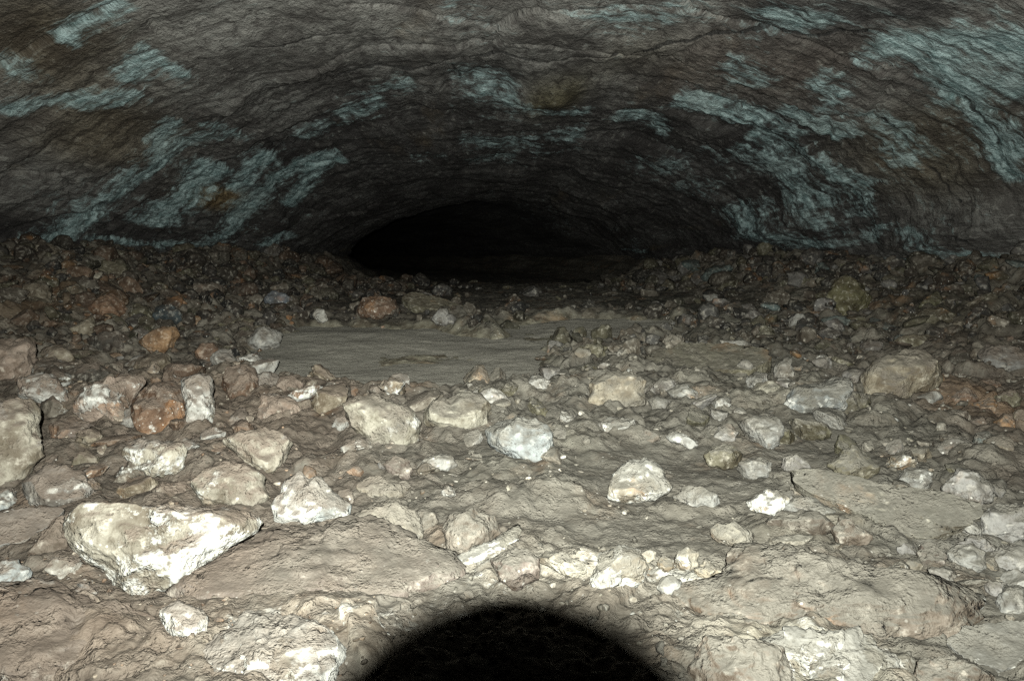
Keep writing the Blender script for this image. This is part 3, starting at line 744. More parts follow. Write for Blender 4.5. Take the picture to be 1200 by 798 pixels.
K('small grey stone on the right rim of the silt bed', [(620, 448), (630, 442), (642, 444), (640, 454), (626, 455)], 'grey', crust=.4)
K('blue-white jagged crusty boulder in the right middle distance', [(914, 478), (926, 458), (950, 450), (976, 441), (1003, 445), (1012, 462), (1004, 486), (984, 481), (966, 484), (950, 496), (930, 489)], 'bluewhite', crust=.6, knob=.8, shade=.7)
K('lumpy buff rock left of the blue-white jagged boulder', [(868, 462), (886, 448), (912, 446), (918, 458), (906, 472), (884, 475)], 'buff', crust=.3, knob=.5, shade=.9)
K('big tan boulder stained orange on its right side', [(1006, 446), (1020, 426), (1042, 418), (1070, 411), (1090, 413), (1106, 424), (1112, 440), (1100, 454), (1078, 460), (1060, 471), (1038, 477), (1014, 472)], 'tan', crust=.25, knob=.4, shade=.95)
K('bright orange lump on the right shoulder of the big tan boulder', [(1072, 452), (1078, 436), (1092, 432), (1106, 440), (1106, 452), (1088, 458)], 'orange', crust=.15, shade=1.1, lift=.03)
K('light grey angular stone below the big tan boulder', [(1018, 497), (1026, 482), (1040, 482), (1053, 494), (1044, 501), (1024, 503)], 'lgrey', crust=.15, cuts=10)
K('pale crusted stone right below the orange lump', [(1074, 466), (1086, 459), (1104, 458), (1108, 466), (1092, 476), (1080, 476)], 'lgrey', crust=.5)
K('teal-grey round stone near the right edge', [(1139, 522), (1144, 508), (1156, 504), (1170, 510), (1173, 526), (1162, 540), (1147, 538)], 'teal', crust=.1, knob=.1)
K('whitish lumpy stone below the teal-grey round one', [(1148, 552), (1156, 541), (1170, 538), (1186, 550), (1178, 560), (1158, 560)], 'lgrey', crust=.55, knob=.5, shade=1.1)
K('flat grey rock left of the teal-grey round stone', [(1094, 530), (1108, 517), (1132, 514), (1143, 526), (1134, 540), (1108, 543)], 'grey', crust=.2, tilt=50)
K('brown-tan stone with an orange rim behind the large flat slab', [(1056, 532), (1066, 521), (1084, 520), (1094, 532), (1090, 545), (1070, 548)], 'tan', crust=.05, shade=.75)
K('olive mud-coated hump behind the large flat slab', [(970, 545), (982, 524), (1004, 518), (1020, 532), (1031, 550), (1014, 564), (988, 562)], 'olive', crust=0, knob=.2)
K('pale speckled rock at the far end of the large flat slab', [(1048, 566), (1060, 551), (1080, 546), (1098, 556), (1098, 570), (1074, 577)], 'lgrey', crust=.4, knob=.4, shade=.9)
K('large flat tilted slab with a smooth tan top', [(934, 562), (948, 557), (1000, 564), (1060, 574), (1112, 585), (1146, 601), (1141, 615), (1112, 626), (1086, 633), (1058, 636), (1020, 612), (980, 592), (946, 578)], 'buff', crust=.08, knob=.0, tilt=50, thick=.22, plate=True, shade=.8, rough=1.3)
K('knobbly grey boulder right of the large flat slab', [(1144, 606), (1168, 590), (1210, 594), (1216, 622), (1186, 636), (1152, 626)], 'grey', crust=.4, knob=.6, shade=1.1)
K('grey crusty boulder above the knobbly one at the right edge', [(1102, 572), (1122, 550), (1148, 552), (1166, 572), (1164, 588), (1140, 594), (1114, 586)], 'grey', crust=.35, knob=.6, shade=1.15)
K('round pale grey rock right of the dark squared stone', [(1108, 648), (1120, 636), (1140, 635), (1154, 648), (1154, 666), (1138, 676), (1118, 668)], 'lgrey', crust=.45, knob=.2)
K('flattish grey rock cut by the right edge', [(1158, 656), (1172, 641), (1204, 642), (1214, 664), (1190, 676), (1166, 672)], 'grey', crust=.3, knob=.3, shade=1.15)
K('small grey rock low on the right edge', [(1166, 704), (1178, 684), (1206, 684), (1214, 712), (1192, 724), (1172, 720)], 'lgrey', crust=.4, knob=.4, shade=.9)
K('dark squared stone under the tip of the large flat slab', [(1072, 650), (1078, 636), (1094, 635), (1106, 648), (1110, 664), (1094, 670), (1078, 664)], 'mauve', crust=0, cuts=10, shade=.9)
K('small cream crusty stone left of the dark squared one', [(1056, 660), (1066, 651), (1078, 654), (1082, 664), (1070, 671), (1058, 668)], 'cream', crust=.5, shade=.8)
K('pale thin slab edge below the large flat one', [(915, 596), (930, 586), (956, 586), (980, 601), (974, 611), (946, 607)], 'lgrey', crust=.3, tilt=55)
K('dark slab below the small bright cream round stone', [(896, 616), (908, 602), (934, 596), (966, 606), (978, 618), (958, 628), (920, 626)], 'brown', crust=0, tilt=50, shade=.85)
K('dark angular stone between the large flat slab and the brown boulder', [(974, 624), (984, 606), (1000, 606), (1022, 630), (1012, 642), (984, 640)], 'brown', crust=.05)
K('pale tapering slab right of the dark slab, behind the brown boulder', [(898, 638), (914, 629), (938, 627), (958, 631), (946, 641), (918, 643)], 'cream', crust=.3, tilt=58, shade=.75)
K('cream wedge behind the left end of the big brown boulder', [(830, 626), (838, 613), (858, 611), (884, 625), (884, 637), (856, 642), (836, 636)], 'cream', crust=.35, shade=.75, cuts=9)
# --- near foreground
K('big cream-white boulder with a pointed right end, left foreground', [(80, 602), (100, 596), (135, 596), (178, 597), (230, 599), (282, 603), (307, 612), (300, 622), (284, 633), (256, 651), (240, 667), (225, 680), (200, 690), (172, 698), (148, 704), (132, 700), (120, 682), (108, 664), (94, 652), (86, 636)], 'cream', crust=.72, knob=.2, tilt=32, thick=.75, shade=.74, cuts=6)
K('dark triangular stone left of the big cream-white boulder', [(28, 648), (44, 626), (66, 607), (78, 604), (81, 626), (84, 643), (70, 652), (46, 658)], 'brown', crust=0, cuts=10, thick=.5)
K('grey flat slab at the left edge beside the dark triangular stone', [(-30, 612), (0, 604), (40, 600), (76, 602), (58, 620), (28, 640), (0, 644), (-30, 642)], 'grey', crust=.3, tilt=52, thick=.3, plate=True, shade=1.15)
K('white crusted rock under the dark triangular stone', [(50, 664), (62, 652), (84, 648), (98, 660), (94, 676), (74, 684), (56, 676)], 'white', crust=.8, knob=.5)
K('blue-white rock at the left edge below the flat slab', [(-20, 668), (2, 656), (22, 656), (36, 672), (30, 688), (8, 694), (-18, 692)], 'bluewhite', crust=.7, knob=.4, shade=1.1)
K('dark grey stone below the left end of the big cream-white boulder', [(82, 692), (90, 680), (106, 677), (122, 690), (122, 702), (102, 706), (86, 702)], 'grey', crust=.05, shade=.8)
K('white sharp-edged block in the crusted ground at the bottom left', [(182, 718), (204, 705), (234, 713), (251, 725), (247, 752), (240, 773), (216, 762), (194, 740)], 'white', crust=.85, knob=.1, cuts=9, tilt=40, shade=1.1)
K('broad low reddish-brown mud-coated boulder in the left foreground', [(190, 696), (240, 664), (300, 624), (336, 614), (390, 612), (432, 611), (470, 624), (494, 642), (522, 652), (548, 668), (510, 692), (455, 708), (400, 716), (320, 718), (262, 714), (215, 708)], 'mauve', crust=.3, knob=.6, tilt=66, thick=.22, shade=1.1, lift=-.03, rough=1.3)
K('brown mud-coated hump at the bottom left corner', [(-40, 690), (20, 688), (70, 690), (124, 703), (168, 716), (186, 738), (165, 768), (120, 795), (40, 830), (-40, 840)], 'mauve', crust=.45, knob=.6, tilt=66, thick=.26, shade=1.2, lift=-.03, rough=1.3)
K('cream mineral-crusted mound at the bottom left of the round shadow', [(236, 750), (262, 722), (300, 712), (352, 724), (396, 742), (425, 768), (410, 800), (370, 838), (250, 840), (228, 796)], 'buff', crust=.9, knob=.7, tilt=66, thick=.35, lift=-.02, rough=1.2)
K('dark brown upright rock above the white crust ridge', [(518, 620), (526, 603), (556, 594), (584, 600), (590, 622), (570, 638), (544, 655), (524, 646)], 'brown', crust=.08, shade=1.05)
K('bright white crust ridge slanting up in the centre foreground', [(530, 656), (556, 643), (586, 630), (610, 614), (615, 628), (594, 645), (562, 656), (540, 663)], 'buff', crust=.8, knob=.8, tilt=62, thick=.6, rough=1.6, shade=1.0)
K('pinkish brown block above the round shadow', [(572, 658), (590, 644), (616, 641), (632, 654), (632, 680), (606, 692), (580, 684)], 'mauve', crust=.1, knob=.3, shade=1.15)
K('cream pitted boulder in the right of the centre foreground', [(688, 690), (690, 668), (702, 646), (730, 638), (750, 644), (759, 664), (756, 680), (741, 686), (722, 690), (702, 702)], 'cream', crust=.75, knob=.45, shade=1.05)
K('long cream lump left of the cream pitted boulder', [(628, 654), (640, 645), (664, 650), (688, 660), (688, 673), (664, 677), (646, 664)], 'cream', crust=.6, knob=.4)
K('small pale pebble perched right of the cream pitted boulder', [(750, 650), (758, 641), (768, 646), (769, 658), (758, 662)], 'cream', crust=.3)
K('pale knobbly stone left of the cream-tipped tan one', [(788, 658), (792, 644), (806, 641), (818, 648), (818, 662), (804, 670), (794, 666)], 'cream', crust=.55, knob=.6, shade=.95)
K('tan stone with a cream tip against the big brown boulder', [(814, 668), (828, 655), (842, 659), (846, 671), (830, 681), (818, 676)], 'tan', crust=.5, shade=1.2)
K('small grey crystal-edged stone below the pale knobbly one', [(767, 690), (774, 676), (790, 671), (801, 679), (796, 692), (780, 702)], 'lgrey', crust=.5, cuts=9)
K('tan pebble between the cream pitted boulder and the pale knobbly stone', [(768, 662), (776, 651), (787, 654), (790, 666), (778, 673)], 'tan', crust=.2)
K('big flat brown boulder filling the right foreground', [(780, 706), (802, 690), (832, 681), (848, 668), (852, 645), (882, 638), (950, 642), (1020, 650), (1062, 667), (1110, 679), (1150, 690), (1164, 706), (1158, 730), (1130, 739), (1086, 743), (1040, 748), (980, 744), (930, 746), (870, 749), (810, 738), (784, 722)], 'brown', crust=.2, knob=.6, tilt=60, thick=.30, shade=1.15, lift=-.02, rough=1.3)
K('brown rounded boulder right of the round shadow at the bottom', [(806, 795), (814, 768), (822, 750), (860, 742), (902, 745), (922, 762), (932, 792), (930, 836), (820, 838)], 'brown', crust=.15, knob=.5, tilt=45, shade=1.15, cuts=5)
K('cream crust-covered ledge under the big flat brown boulder', [(878, 756), (904, 744), (950, 741), (976, 745), (1012, 742), (1028, 760), (1058, 776), (1056, 836), (960, 838), (944, 782), (905, 772)], 'buff', crust=.8, knob=.7, tilt=60, thick=.42, lift=-.02, rough=1.2)
K('dark brown boulder cut by the bottom edge at the right', [(1056, 790), (1070, 773), (1100, 769), (1134, 776), (1166, 794), (1168, 838), (1058, 840)], 'brown', crust=.1, knob=.4, tilt=40)
K('pale grey flat stone in the bottom right corner', [(1112, 756), (1128, 741), (1160, 736), (1210, 733), (1236, 752), (1216, 784), (1170, 790), (1128, 776)], 'lgrey', crust=.5, knob=.2, tilt=56, thick=.3, plate=True)
# --- left bank and background
K('thin pale curved splinter lying on the left rubble bank', [(96, 334), (101, 328), (110, 323), (119, 318), (121, 320), (114, 327), (104, 333), (98, 336)], 'cream', crust=.1, knob=0, thick=.5, tilt=45, cuts=2, shade=1.2, name='bone_splinter', cat='splinter', lift=.05)
K('broad reddish-orange rock in the middle of the left rubble bank', [(104, 362), (116, 350), (134, 345), (150, 354), (154, 368), (138, 380), (118, 378)], 'rust', crust=.02, shade=1.35)
K('glossy blue-black curved rock on the left rubble bank', [(178, 372), (184, 360), (198, 357), (214, 366), (218, 380), (202, 387), (188, 383)], (.045, .06, .065), crust=.12, knob=0, cuts=4)
K('square-cut orange rock left of the silt bed', [(162, 398), (174, 386), (205, 385), (214, 391), (207, 405), (194, 417), (178, 414)], 'orange', crust=.05, cuts=9, shade=.95, tilt=25)
K('dark jagged rock left of the square-cut orange one', [(102, 398), (118, 388), (142, 390), (156, 402), (148, 416), (122, 417), (108, 410)], 'dark', crust=.1)
K('tan rock on the left bank below the reddish-orange one', [(82, 386), (92, 374), (108, 372), (114, 384), (108, 396), (90, 398)], 'tan', crust=.0, shade=.85)
K('olive-brown slanting rock high on the left bank beside the splinter', [(112, 318), (120, 305), (136, 306), (150, 318), (148, 332), (130, 332)], 'olive', crust=0)
K('brown knob at the left of the pale splinter', [(66, 328), (74, 316), (90, 315), (98, 325), (92, 336), (76, 338)], 'tan', crust=0, shade=.6)
K('grey-brown block in the upper left bank right of the glossy rock', [(222, 344), (230, 331), (250, 328), (264, 340), (262, 356), (238, 360)], 'brown', crust=.1, shade=.8)
K('reddish stone right of the square-cut orange rock', [(228, 414), (236, 402), (252, 400), (262, 412), (254, 424), (236, 425)], 'rust', crust=.2, shade=1.2)
K('blue-grey pale-edged rock at the left rim of the silt bed', [(284, 398), (298, 385), (318, 383), (331, 392), (326, 405), (304, 410), (288, 407)], 'lgrey', crust=.4, shade=.9)
K('flat olive slab behind the blue-grey pale-edged rock', [(268, 382), (280, 372), (300, 378), (314, 388), (300, 392), (280, 390)], 'olive', crust=.05, tilt=50)
K('small bright white stone at the far left corner of the silt bed', [(366, 370), (370, 362), (380, 364), (385, 374), (380, 380), (372, 378)], 'white', crust=.6)
K('long tan stone high on the left bank', [(341, 332), (348, 325), (366, 324), (369, 330), (354, 335)], 'tan', crust=.0, shade=.8)
K('small rusty orange block behind the silt bed', [(415, 368), (424, 351), (446, 347), (464, 352), (468, 366), (450, 376), (428, 376)], 'rust', crust=.0, shade=.7)
K('blue-grey lump over a rust stain on the left bank', [(308, 352), (318, 342), (334, 342), (342, 352), (336, 364), (316, 364)], (.13, .15, .17), crust=.15)
K('pale speckled lump behind the right part of the silt bed', [(505, 374), (512, 362), (524, 362), (530, 374), (524, 384), (510, 382)], 'grey', crust=.5)
K('flat brown slab behind the silt bed, tilted down to the left', [(470, 352), (486, 346), (520, 354), (546, 364), (552, 372), (520, 368), (484, 362)], 'olive', crust=0, tilt=62, thick=.25, plate=True, shade=.7)
K('long flat olive slab with an undercut edge right of the silt bed', [(752, 436), (766, 422), (800, 412), (850, 411), (896, 418), (900, 432), (880, 441), (820, 444), (774, 443)], 'olive', crust=.02, tilt=66, thick=.25, knob=0, plate=True, shade=1.1)
K('black triangular stone standing in the right rubble', [(932, 392), (934, 376), (940, 371), (952, 378), (966, 393), (952, 397)], (.022, .022, .02), crust=0, cuts=10, tilt=20)
K('yellow-olive boulder at the foot of the right wall', [(966, 352), (974, 332), (992, 325), (1012, 330), (1022, 348), (1016, 366), (990, 374), (972, 366)], (.105, .095, .048), crust=.0)
K('olive rock half way up the right bank', [(1076, 362), (1084, 348), (1098, 340), (1106, 350), (1098, 366), (1084, 368)], (.09, .085, .048), crust=0)
K('thin brown splinter lying high on the right bank', [(1092, 329), (1100, 323), (1107, 321), (1106, 326), (1098, 330)], 'tan', crust=0, shade=.7, name='stone_splinter')
K('rusty stone under the teal-streaked shelf on the right', [(1070, 318), (1078, 312), (1092, 313), (1098, 320), (1086, 324)], 'rust', crust=0, shade=.8)
K('wide olive-grey block low on the right bank', [(1062, 378), (1074, 366), (1110, 364), (1130, 372), (1128, 384), (1096, 388), (1070, 386)], 'olive', crust=.05, shade=.75, tilt=45)
K('black hollow-looking stone right of the wide olive-grey block', [(1128, 376), (1136, 364), (1150, 366), (1156, 378), (1146, 386), (1132, 384)], (.03, .026, .022), crust=0)
K('grey sloping slab at the right edge above the rusty rubble', [(1140, 420), (1156, 408), (1190, 410), (1212, 420), (1204, 434), (1170, 438), (1146, 434)], 'grey', crust=.4, knob=.5, tilt=45, shade=.85)
K('grey-brown boulder left of the sloping slab on the right bank', [(1044, 404), (1060, 394), (1090, 392), (1112, 402), (1106, 412), (1070, 412)], 'olive', crust=.2, tilt=40)
for i, (px, py, w_, h_, lab, co) in enumerate([
    (1130, 468, 20, 14, 'rust-red stone nearest the orange lump in the rusty rubble', 'rust'),
    (1156, 478, 17, 14, 'dull orange stone in the middle of the rusty rubble', 'orange'),
    (1182, 470, 20, 14, 'dark olive stone at the far side of the rusty rubble', 'olive'),
    (1178, 500, 16, 15, 'bright rust-orange stone low in the rusty rubble', 'orange'),
    (1196, 492, 15, 12, 'mustard stone at the right edge of the rusty rubble', 'tan'),
    (1120, 490, 20, 11, 'dark brown flat stone at the near side of the rusty rubble', 'brown'),
    (1146, 498, 15, 9, 'mauve-brown stone just above the teal-grey round one', 'mauve'),
    (1160, 452, 16, 10, 'orange-brown stone high in the rusty rubble', 'rust')]):
    th = np.linspace(0, 2 * math.pi, 9)[:-1] + i
    K(lab, [(px + w_ * math.cos(a) * random.uniform(.8, 1.1), py + h_ * math.sin(a) * random.uniform(.8, 1.1)) for a in th], co, crust=.08, knob=.4)
for (lab, poly, col, kw) in exec_list:
    outline_rock(lab, poly, col, **kw)

# ------------------------------------------------------------------ scattered rocks, each an object of its own
def lump_mesh(seed, lev, form):
    rng = np.random.default_rng(seed)
    q, f = ico(lev); q = facets(q.astype(float).copy(), rng, {'round': 6, 'angular': 16, 'flat': 9, 'jagged': 13, 'blocky': 12}[form], (0.42, 0.82), 0)
    o_ = rng.uniform(0, 50, 3); d = q / np.linalg.norm(q, axis=1)[:, None]
    kn = {'round': .10, 'angular': .05, 'flat': .06, 'jagged': .22, 'blocky': .05}[form]
    q = q + d * (fbm(q * 1.6 + o_, 4, 1) * 0.16 + fbm(q * 5 + o_, 4, 6, .6) * 0.07 + kn * fbm(q * 3 + o_, 3, 9, .5, True))[:, None]
    s = {'round': (1, .85, .75), 'angular': (1.1, .8, .75), 'flat': (1.2, .9, .36), 'jagged': (1, .8, .8), 'blocky': (1, .8, .8)}[form]
    return q * np.array(s), f
FORMS = ['round', 'angular', 'flat', 'jagged', 'blocky']
PROTO = {}
for k, fm in enumerate(FORMS):
    for j in range(3):
        v, f = lump_mesh(100 + k * 10 + j, 4, fm)
        o = mesh_obj('stone', v, f, M_ROCK)
        PROTO[(fm, j)] = o.data
        bpy.data.objects.remove(o)

COLW = {'dark brown': (.085, .068, .050), 'near-black': (.036, .034, .030), 'olive': (.115, .105, .066), 'grey': (.20, .19, .175), 'reddish': (.165, .108, .070), 'tan': (.24, .205, .15),
        'rust-orange': (.24, .145, .075), 'grey-brown': (.14, .122, .095), 'pale grey': (.32, .31, .28), 'teal-grey': (.13, .165, .155)}
FW = {'round': 'rounded', 'angular': 'angular', 'flat': 'flat', 'jagged': 'jagged', 'blocky': 'blocky'}
# zones: photo rectangle, where-phrase, colours with likelihood order, count, size range in px
ZONES = [
    ((0, 345, 120, 392), 'low on the left bank above the pinkish boulder', ['reddish', 'rust-orange', 'olive', 'tan', 'near-black', 'grey-brown'], 15, (7, 15), .02),
    ((0, 306, 120, 344), 'high on the left bank under the bluish wall', ['dark brown', 'reddish', 'olive', 'near-black', 'tan'], 12, (6, 12), 0),
    ((121, 292, 250, 345), 'on the left bank crest right of the pale splinter', ['near-black', 'dark brown', 'olive', 'grey-brown', 'reddish'], 15, (6, 12), 0),
    ((121, 346, 260, 430), 'around the square-cut orange rock', ['near-black', 'grey-brown', 'olive', 'reddish', 'grey'], 18, (7, 14), .08),
    ((251, 298, 390, 380), 'on the dark slope left of the tunnel mouth', ['near-black', 'dark brown', 'olive', 'grey-brown', 'grey'], 14, (5, 11), .05),
    ((391, 328, 560, 378), 'in the dim band behind the silt bed', ['dark brown', 'olive', 'grey-brown', 'grey', 'pale grey'], 10, (5, 9), .15),
    ((561, 335, 800, 375), 'in the dark rubble beyond the dimmer silt bed', ['near-black', 'dark brown', 'grey-brown', 'grey'], 8, (5, 9), .15),
    ((800, 318, 960, 408), 'in the rubble behind the long olive slab', ['grey-brown', 'olive', 'grey', 'near-black', 'teal-grey', 'pale grey'], 16, (7, 14), .25),
    ((961, 318, 1200, 365), 'high on the right bank beneath the wall', ['dark brown', 'near-black', 'olive', 'grey-brown', 'teal-grey'], 14, (6, 13), .05),
    ((961, 366, 1200, 412), 'midway down the right bank', ['olive', 'near-black', 'grey-brown', 'grey', 'teal-grey', 'tan'], 18, (7, 15), .2),
    ((640, 400, 900, 470), 'between the silt bed and the tan many-sided boulder', ['grey-brown', 'olive', 'grey', 'pale grey'], 16, (8, 17), .3),
    ((800, 440, 1010, 520), 'near the blue-white jagged boulder', ['grey', 'pale grey', 'olive', 'grey-brown'], 16, (9, 18), .3),
    ((60, 425, 400, 500), 'among the pinkish crusted boulders', ['tan', 'reddish', 'grey-brown', 'pale grey'], 20, (11, 22), .55),
    ((100, 490, 330, 600), 'in the mud between the cream boulders on the left', ['tan', 'grey-brown', 'reddish', 'pale grey'], 16, (10, 20), .4),
    ((400, 500, 700, 640), 'in the mud around the blue-grey speckled boulder', ['grey-brown', 'grey', 'pale grey'], 9, (7, 14), .3),
    ((400, 455, 640, 500), 'just below the near rim of the silt bed', ['grey-brown', 'pale grey', 'tan', 'olive'], 12, (9, 18), .4),
    ((860, 500, 1130, 600), 'in the mud around the large flat slab', ['grey-brown', 'grey', 'olive'], 10, (8, 16), .2),
    ((1050, 540, 1200, 720), 'among the grey boulders by the right edge', ['grey', 'pale grey', 'grey-brown', 'tan'], 18, (12, 24), .4),
]
def plain_height(x, y):
    return float(floor_height(np.array([x]), np.array([y]))[0][0])
for zi, (rect, where, cols, cnt, (s0, s1), crust) in enumerate(ZONES):
    combos = [(c, f) for c in cols for f in FORMS]
    random.shuffle(combos); placed = 0; tries = 0
    while placed < cnt and tries < 500 and combos:
        tries += 1
        px = random.uniform(rect[0], rect[2]); py = random.uniform(rect[1], rect[3])
        p = hit(px, py); 
        if p[1] > 11.5: continue
        r = random.uniform(s0, s1) * 1.35 * p[1] / FPX
        if any((p[0] - a) ** 2 + ((p[1] - b) * .6) ** 2 < (c * .62 + r * .5) ** 2 for a, b, c in used_xy): continue
        if edge_dist(POOL, np.array([p[0]]), np.array([p[1]]))[0] > 0.0 or edge_dist(SILT2, np.array([p[0]]), np.array([p[1]]))[0] > 0.05: continue
        c, fm = combos.pop()
        o = bpy.data.objects.new('stone', PROTO[(fm, random.randrange(3))]); COL.objects.link(o)
        zz = plain_height(p[0], p[1])
        o.location = (p[0], p[1], zz + r * (0.08 if fm == 'flat' else 0.22))
        o.rotation_euler = (random.uniform(-.5, .5), random.uniform(-.5, .5), random.uniform(0, 6.28))
        o.scale = (r * random.uniform(.9, 1.25), r * random.uniform(.9, 1.2), r * random.uniform(.8, 1.1))
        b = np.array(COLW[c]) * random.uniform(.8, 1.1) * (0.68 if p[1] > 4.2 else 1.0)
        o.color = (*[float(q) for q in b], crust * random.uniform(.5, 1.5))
        o['label'] = '%s %s %s %s' % (c, FW[fm], 'stone', where)
        o['category'] = 'stone'; o['group'] = 'loose rocks on the cave floor'
        used_xy.append((p[0], p[1], r)); placed += 1

# ------------------------------------------------------------------ rubble nobody could count
def build_rubble():
    N = 13000
    protos = {}
    for l, n in ((2, 10), (3, 6)):
        protos[l] = [lump_mesh(300 + l * 20 + i, l, FORMS[i % 5]) for i in range(n)]
    y = np.exp(RNG.uniform(math.log(1.3), math.log(10.5), N))
    x = RNG.uniform(-1, 1, N) * np.minimum(0.72 * y + .1, cave_w(y) * .97) + cave_c(y)
    z, mud, pool, pool2, val, v2 = floor_height(x, y)
    rel = np.abs((x - cave_c(y)) / cave_w(y))
    dens = (1 - .93 * mud) * (1 - pool) * (1 - .9 * pool2) * (0.35 + 0.65 * smooth(3.0, 4.2, y))
    rl = (x - cave_c(y)) / cave_w(y)
    dens *= 1 - 0.95 * smooth(5.0, 6.0, y) * (1 - smooth(0.35, 0.7, np.abs(rl - .08)))
    dens *= 0.45 + 0.55 * (fbm(np.stack([x, y, 0 * x], 1) * 1.8, 3, 61) > -0.1)
    keep = RNG.uniform(0, 1, N) < dens
    hx = np.array([u[0] for u in used_xy]); hy = np.array([u[1] for u in used_xy]); hr = np.array([u[2] for u in used_xy])
    V = []; F = []; T = []; Cc = []; off = 0
    big = [u for u in used_xy if u[2] > .09]
    for i in np.nonzero(keep)[0]:
        if big and any((x[i] - a) ** 2 + (y[i] - b) ** 2 < (c * .75) ** 2 for a, b, c in big): continue
        r = y[i] / FPX * (1.8 + RNG.gamma(1.0, 3.3) * (0.55 + 0.45 * smooth(3.2, 4.5, y[i]))); r *= 1.35 if y[i] > 4.6 else 1.0; r = min(r, y[i] / FPX * 16)
        lev = 3 if r * FPX / y[i] > 6 else 2
        v, f = protos[lev][RNG.integers(len(protos[lev]))]
        a = RNG.uniform(0, 6.28); b = RNG.uniform(-.7, .7)
        Rm = np.array(Matrix.Rotation(a, 3, 'Z') @ Matrix.Rotation(b, 3, 'X'))
        w = (v * RNG.uniform(.8, 1.2, 3)) @ Rm.T * r + np.array([x[i], y[i], z[i] + r * .25])
        # colour by place
        xr = (x[i] - cave_c(y[i])) / cave_w(y[i]); k = RNG.random()
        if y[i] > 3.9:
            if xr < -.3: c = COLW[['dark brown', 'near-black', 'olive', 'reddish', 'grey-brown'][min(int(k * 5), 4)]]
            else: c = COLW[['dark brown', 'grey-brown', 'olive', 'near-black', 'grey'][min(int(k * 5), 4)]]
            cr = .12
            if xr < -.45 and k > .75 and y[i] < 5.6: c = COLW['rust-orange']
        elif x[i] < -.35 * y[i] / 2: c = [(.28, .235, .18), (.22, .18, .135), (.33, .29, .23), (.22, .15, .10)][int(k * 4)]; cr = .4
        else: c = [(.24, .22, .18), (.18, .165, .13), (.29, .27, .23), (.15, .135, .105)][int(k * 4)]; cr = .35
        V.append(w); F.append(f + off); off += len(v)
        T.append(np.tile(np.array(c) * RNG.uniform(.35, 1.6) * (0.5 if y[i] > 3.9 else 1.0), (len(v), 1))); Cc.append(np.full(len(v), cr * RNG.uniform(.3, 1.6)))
    o = mesh_obj('rubble', np.concatenate(V), np.concatenate(F), M_RUB)
    set_col(o, 'tint', np.concatenate(T)); set_attr(o, 'crust', np.concatenate(Cc))
    o['kind'] = 'stuff'; o['label'] = 'fine broken rubble and gravel strewn over the cave floor'
build_rubble()

# ------------------------------------------------------------------ the camera that took the picture: its lens throws the round shadow
def simple_mat(name, col, rough):
    t = NT(name); g = t.add('ShaderNodeTexCoord')
    n = t.noise(g.outputs['Object'], 300.0, 3, .5)
    return t.finish(t.mix(n, col, tuple(k * 1.4 for k in col)), rough, t.bump(n, .2, .0005), .4)
M_BLK = simple_mat('black_plastic', (0.02, 0.02, 0.021), 0.55)
M_LEG = simple_mat('tripod_metal', (0.05, 0.05, 0.052), 0.4)
rig = bpy.data.objects.new('camera_on_tripod', None); COL.objects.link(rig)
rig.location = (0, 0, 0)
rig['label'] = 'black camera on a tripod whose lens throws the round shadow'; rig['category'] = 'camera'
fw = Vector((0, CP, -SP)); up = Vector((0, SP, CP)); rt = Vector((1, 0, 0)); C0 = Vector((0, 0, CAMZ))
def frame_pt(a, b, c): return C0 + rt * a + fw * b + up * c
def tube(name, prof, mat, seg=64, closed=False):
    vs = []; fs = []
    for (b, r) in prof:
        for i in range(seg):
            an = 2 * math.pi * i / seg; vs.append(frame_pt(r * math.cos(an), b, r * math.sin(an)))
    for k in range(len(prof) - 1 + (1 if closed else 0)):
        k2 = (k + 1) % len(prof)
        for i in range(seg):
            j = (i + 1) % seg; fs.append((k * seg + i, k * seg + j, k2 * seg + j, k2 * seg + i))
    return mesh_obj(name, [list(v) for v in vs], fs, mat, rig)
LR = 0.0385; LF = 0.022
tube('lens_barrel', [(-.085, LR - .004), (-.06, LR - .001), (-.058, LR), (-.02, LR), (-.018, LR - .001), (LF - .002, LR), (LF, LR - .0012), (LF - .001, LR - .0022), (-.083, LR - .0065)], M_BLK, 96, True)
def box(name, a0, a1, b0, b1, c0, c1, mat, bev=.004):
    bm = bmesh.new(); bmesh.ops.create_cube(bm, size=1)
    for v in bm.verts:
        v.co = frame_pt(a0 + (v.co.x + .5) * (a1 - a0), b0 + (v.co.y + .5) * (b1 - b0), c0 + (v.co.z + .5) * (c1 - c0))
    bmesh.ops.bevel(bm, geom=bm.edges[:], offset=bev, segments=3, affect='EDGES')
    me = bpy.data.meshes.new(name); bm.to_mesh(me); bm.free(); o = bpy.data.objects.new(name, me); COL.objects.link(o)
    me.materials.append(mat); o.parent = rig; return o
box('body', -.066, .066, -.135, -.087, -.05, .042, M_BLK)
box('grip', -.070, -.045, -.10, -.075, -.048, .03, M_BLK)
box('viewfinder_hump', -.024, .024, -.132, -.092, .0425, .066, M_BLK)
box('flash_head', -.022, .022, -.128, -.1125, .0785, .0935, M_BLK, .002)
box('flash_arm', -.020, -.016, -.124, -.116, .0665, .0785, M_BLK, .0008)
box('tripod_head', -.02, .02, -.13, -.09, -.0865, -.051, M_LEG)
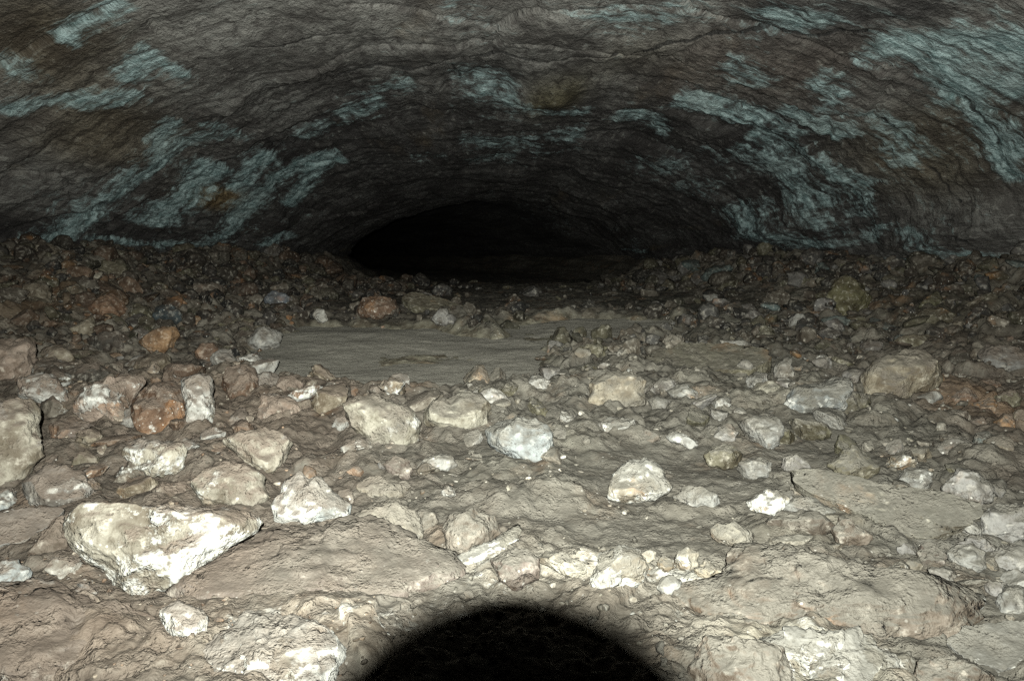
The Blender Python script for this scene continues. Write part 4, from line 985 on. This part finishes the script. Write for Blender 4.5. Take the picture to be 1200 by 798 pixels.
for k, an in enumerate((90, 210, 330)):
    top = frame_pt(0, -.11, -.088); foot = Vector((math.cos(R(an)) * .34, -.11 - .10 + math.sin(R(an)) * .34, 0.0)); foot.z = plain_height(foot.x, foot.y)
    axis = (foot - top); vs = []; fs = []; q = axis.to_track_quat('Z', 'Y'); prof = [(0, .013), (.45, .013), (.46, .010), (.8, .010), (.81, .0075), (.97, .0075), (.975, .012), (1, .012)]
    for t_, r_ in prof:
        for i in range(16):
            a_ = 2 * math.pi * i / 16; vs.append(list(top + axis * t_ + q @ Vector((r_ * math.cos(a_), r_ * math.sin(a_), 0))))
    for m in range(len(prof) - 1):
        for i in range(16): j = (i + 1) % 16; fs.append((m * 16 + i, m * 16 + j, m * 16 + 16 + j, m * 16 + 16 + i))
    mesh_obj('leg', vs, fs, M_LEG, rig)

# ------------------------------------------------------------------ flash, world, camera
ld = bpy.data.lights.new('camera_flash', 'AREA'); ld.shape = 'RECTANGLE'; ld.size = 0.013; ld.size_y = 0.006
ld.energy = 164; ld.color = (0.965, 1.0, 0.935); ld.spread = R(116)
lo = bpy.data.objects.new('camera_flash', ld); COL.objects.link(lo)
lo.location = frame_pt(0, -.111, .0840)
lo.rotation_euler = (R(90) - PITCH + R(14), 0, 0)

w = bpy.data.worlds.new('World'); scene.world = w; w.use_nodes = True
w.node_tree.nodes['Background'].inputs[0].default_value = (0.5, 0.55, 0.6, 1); w.node_tree.nodes['Background'].inputs[1].default_value = 0.0

cd = bpy.data.cameras.new('camera'); cam = bpy.data.objects.new('camera', cd); COL.objects.link(cam)
cam.location = (0, 0, CAMZ); cam.rotation_euler = (R(90) - PITCH, 0, 0)
cd.sensor_width = 36; cd.lens = FPX / 1200 * 36; cd.clip_start = 0.005; cd.clip_end = 200
scene.camera = cam
scene.view_settings.view_transform = 'Standard'; scene.view_settings.look = 'None'; scene.view_settings.exposure = 0; scene.view_settings.gamma = 1
scene.render.engine = 'CYCLES'; scene.cycles.max_bounces = 3; scene.cycles.diffuse_bounces = 0; scene.cycles.use_denoising = False; scene.cycles.sample_clamp_indirect = 0.4
print('objects', len(scene.objects))
